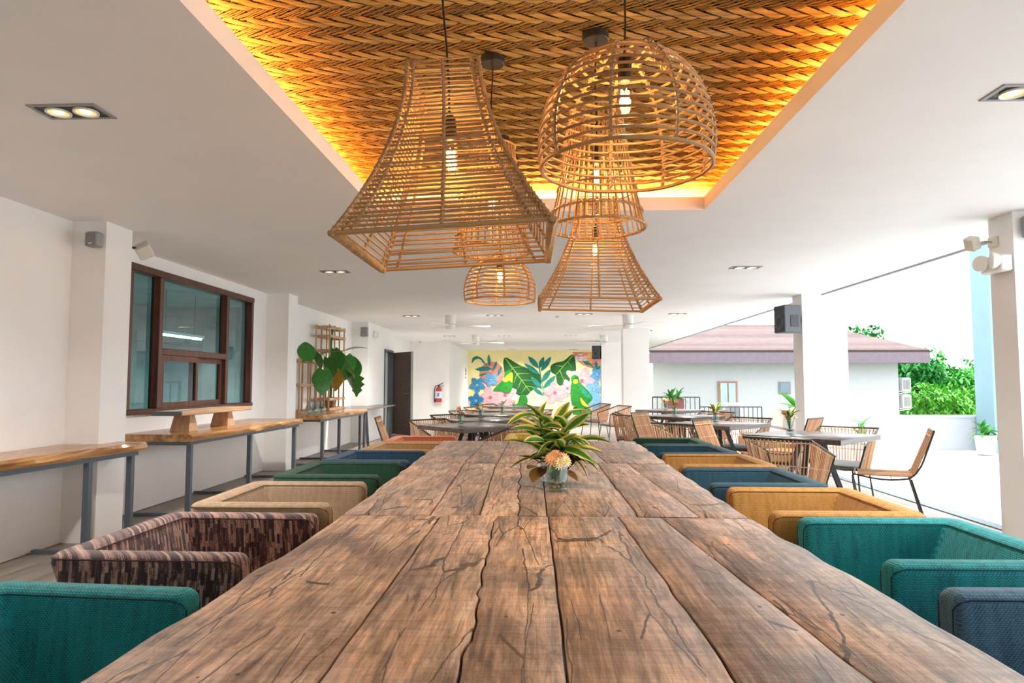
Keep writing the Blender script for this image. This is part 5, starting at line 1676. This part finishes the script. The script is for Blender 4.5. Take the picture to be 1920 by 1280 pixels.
# fire extinguisher
fx_ = thing('fire_extinguisher', 'red fire extinguisher with white label hanging on the wall', 'extinguisher', (-3.10, 20.68, 0.66), 0)
RED = plain('extinguisher_red', (0.45, 0.035, 0.035), 0.3, vary=0.05)
MB().lathe([(0.095, 0.0), (0.10, 0.02), (0.10, 0.36), (0.085, 0.43), (0.04, 0.46), (0.03, 0.48)], 20).build('cylinder', RED, fx_)
MB().lathe([(0.1015, 0.12), (0.1015, 0.33)], 20, closed=True).build('label_sleeve', plain('label_paper', (0.72, 0.72, 0.80), 0.6), fx_)
MB().bb(-0.035, 0.035, -0.1045, -0.1025, 0.17, 0.29).build('label_mark', plain('label_blue', (0.16, 0.28, 0.50), 0.6), fx_, False)
MB().lathe([(0.03, 0.48), (0.026, 0.53), (0.0, 0.54)], 12).build('valve', BLACK, fx_)
MB().tube([(0.0, 0, 0.53), (0.05, -0.02, 0.55), (0.14, -0.03, 0.60)], 0.012, 6).build('lever', BLACK, fx_)
MB().tube([(0.0, 0, 0.505), (0.14, -0.03, 0.50)], 0.010, 6).build('carry_handle', BLACK, fx_)
MB().tube([(-0.02, -0.02, 0.52), (-0.10, -0.03, 0.49), (-0.135, -0.03, 0.38), (-0.135, -0.03, 0.10), (-0.12, -0.03, 0.04)], 0.014, 6).build('hose', BLACK, fx_)
MB().lathe([(0.02, 0), (0.03, 0.08), (0.018, 0.10)], 10, (-0.12, -0.03, -0.01)).build('nozzle', BLACK, fx_)
MB().bb(-0.05, 0.05, 0.095, 0.11, 0.3, 0.48).build('wall_hook', MID_GREY, fx_, False)
for k, (z, h) in enumerate(((1.74, 0.14), (1.60, 0.07), (1.46, 0.07))):
    o = MB().rbox((0, 0, 0), (0.012, 0.16, h), 0.003).build('wall_plaque', plain('bronze_plaque', (0.20, 0.17, 0.10), 0.5), None)
    o.location = (-2.772, 25.4, z)
    tag(o, ('tall uppermost', 'small middle', 'small lowest')[k] + ' bronze plaque on the wall before the mural', 'sign', 'wall plaques')

# ================================================================== TERRACE FURNISHINGS
def railing(label, x0, y0, x1, y1, n, h):
    t = thing('railing', label, 'railing', (x0, y0, -0.01), group='black bar railings')
    d = Vector((x1 - x0, y1 - y0, 0))
    MB().tube([(0, 0, h), (d.x, d.y, h)], 0.018, 6).build('top_rail', DARK_STEEL, t)
    MB().tube([(0, 0, 0.08), (d.x, d.y, 0.08)], 0.012, 6).build('bottom_rail', DARK_STEEL, t)
    for k in range(n):
        f = k / (n - 1)
        e = 0.016 if k in (0, n - 1) else 0.010
        z0 = 0.0 if k in (0, n - 1) else 0.08
        MB().tube([(d.x * f, d.y * f, z0), (d.x * f, d.y * f, h)], e, 5).build('baluster', DARK_STEEL, t)
railing('taller black bar railing left of the red brown planter wall', 2.95, 17.2, 4.15, 17.2, 11, 0.90)
railing('lower black bar railing before the house door', 4.25, 17.6, 5.85, 17.6, 15, 0.64)
pb = thing('planter_box', 'red brown boxed planter with green leaves by the taller railing', 'planter', (3.32, 16.3, 0.0))
MB().rbox((0, 0, 0.44), (0.40, 0.34, 0.88), 0.01).build('box', plain('red_brown_panel', (0.26, 0.09, 0.075), 0.6), pb)
for k in range(26):
    a = k * 2.4
    s = random.uniform(0.28, 0.42)
    put('leaf', PLAING_ME[k % 2], pb, (0.10 * cos(a), 0.10 * sin(a), 0.87), (random.uniform(0.2, 1.2), 0, a), (s, s, s))
def foliage(label, loc, n, size, seed, pot=None, mats=None, h=0.25, name='potted_plant'):
    rnd = random.Random(seed)
    t = thing(name, label, 'plant', loc)
    if pot:
        r_, ph, m = pot
        MB().lathe([(r_ * 0.7, 0.0), (r_ * 0.8, 0.01), (r_, ph), (r_ * 0.9, ph), (r_ * 0.8, ph * 0.85), (0.0, ph * 0.85)], 18).build('pot', m, t)
        z0 = ph * 0.9
    else:
        z0 = 0.0
    for k in range(n):
        a = rnd.uniform(0, 6.3); s = size * rnd.uniform(0.7, 1.25)
        put('leaf', rnd.choice(mats or PLAING_ME), t, (0.05 * cos(a), 0.05 * sin(a), z0 + rnd.uniform(0, h)), (rnd.uniform(-0.2, 1.2), 0, a), (s, s, s))
        if k % 4 == 0:
            MB().tube([(0, 0, z0 - 0.02), (0.04 * cos(a), 0.04 * sin(a), z0 + h)], 0.006, 5).build('stem', STEMM, t)
BAN = [blade(1, 0.22, d).mesh('leaf', leaf_mat('banana_leaf', (0.06, 0.42, 0.02))) for d in (0.3, 0.8)]
foliage('potted plant with broad bright leaves behind the second right column', (4.86, 12.5, 0), 14, 0.5, 4, (0.2, 0.45, plain('grey_pot', (0.45, 0.45, 0.45), 0.7)), BAN, 0.3)
foliage('slim green plant beside the second right column', (5.05, 10.6, 0), 16, 0.26, 5, (0.13, 0.30, plain('grey_pot_b', (0.55, 0.55, 0.55), 0.7)), None, 0.35)
foliage('green plant in a white pot at the foot of the pale blue wall', (7.85, 12.0, 0), 26, 0.30, 6, (0.17, 0.34, WHITE_PL), None, 0.12)
# white block in front of the house door
wb = thing('condenser_unit', 'white boxed condenser unit standing before the house door', 'air conditioner', (6.52, 22.6, -3.0))
MB().rbox((0, 0, 3.28), (0.52, 0.35, 0.62), 0.03).build('casing', WHITE_PL, wb)
MB().bb(-0.24, 0.24, -0.16, 0.16, 0.0, 2.97).build('stand', FACADE, wb, False)
MB().bb(-0.20, 0.20, -0.182, -0.176, 3.05, 3.50).build('grille', MID_GREY, wb, False)
# cushioned bench
so = thing('terrace_sofa', 'low rattan sofa with cream cushions before the second right column', 'sofa', (3.84, 11.0, 0), R(-90 + 180))
MB().rbox((0, 0, 0.20), (1.5, 0.72, 0.30), 0.02).build('base', RATTAN, so)
for x in (-0.70, 0.70):
    for y in (-0.3, 0.3):
        MB().bb(x - 0.02, x + 0.02, y - 0.02, y + 0.02, 0, 0.06).build('leg', FRAME, so, False)
for x in (-0.37, 0.37):
    MB().rbox((x, 0.04, 0.42), (0.72, 0.62, 0.14), 0.045).build('seat_cushion', CREAM_CUSH, so)
    b = MB().rbox((0, 0, 0), (0.70, 0.16, 0.40), 0.06).build('back_cushion', CREAM_CUSH, so)
    b.location = (x, -0.26, 0.66); b.rotation_euler = (0.15, 0, 0)
MB().rbox((0, -0.37, 0.40), (1.5, 0.04, 0.70), 0.01).build('back_panel', RATTAN, so)

# slim arm lamp on the pale blue wall
al = thing('wall_arm_lamp', 'slim grey arm lamp on the pale blue wall', 'lamp', (8.55, 12.295, 1.88))
MB().rbox((0, -0.01, 0), (0.06, 0.02, 0.10), 0.003).build('wall_plate', MID_GREY, al)
MB().tube([(0, -0.02, 0.02), (-0.12, -0.16, 0.02), (-0.22, -0.24, -0.01)], [0.012, 0.012, 0.014], 6).build('arm', MID_GREY, al)
MB().rbox((-0.25, -0.26, -0.02), (0.12, 0.06, 0.03), 0.006).build('lamp_head', MID_GREY, al)
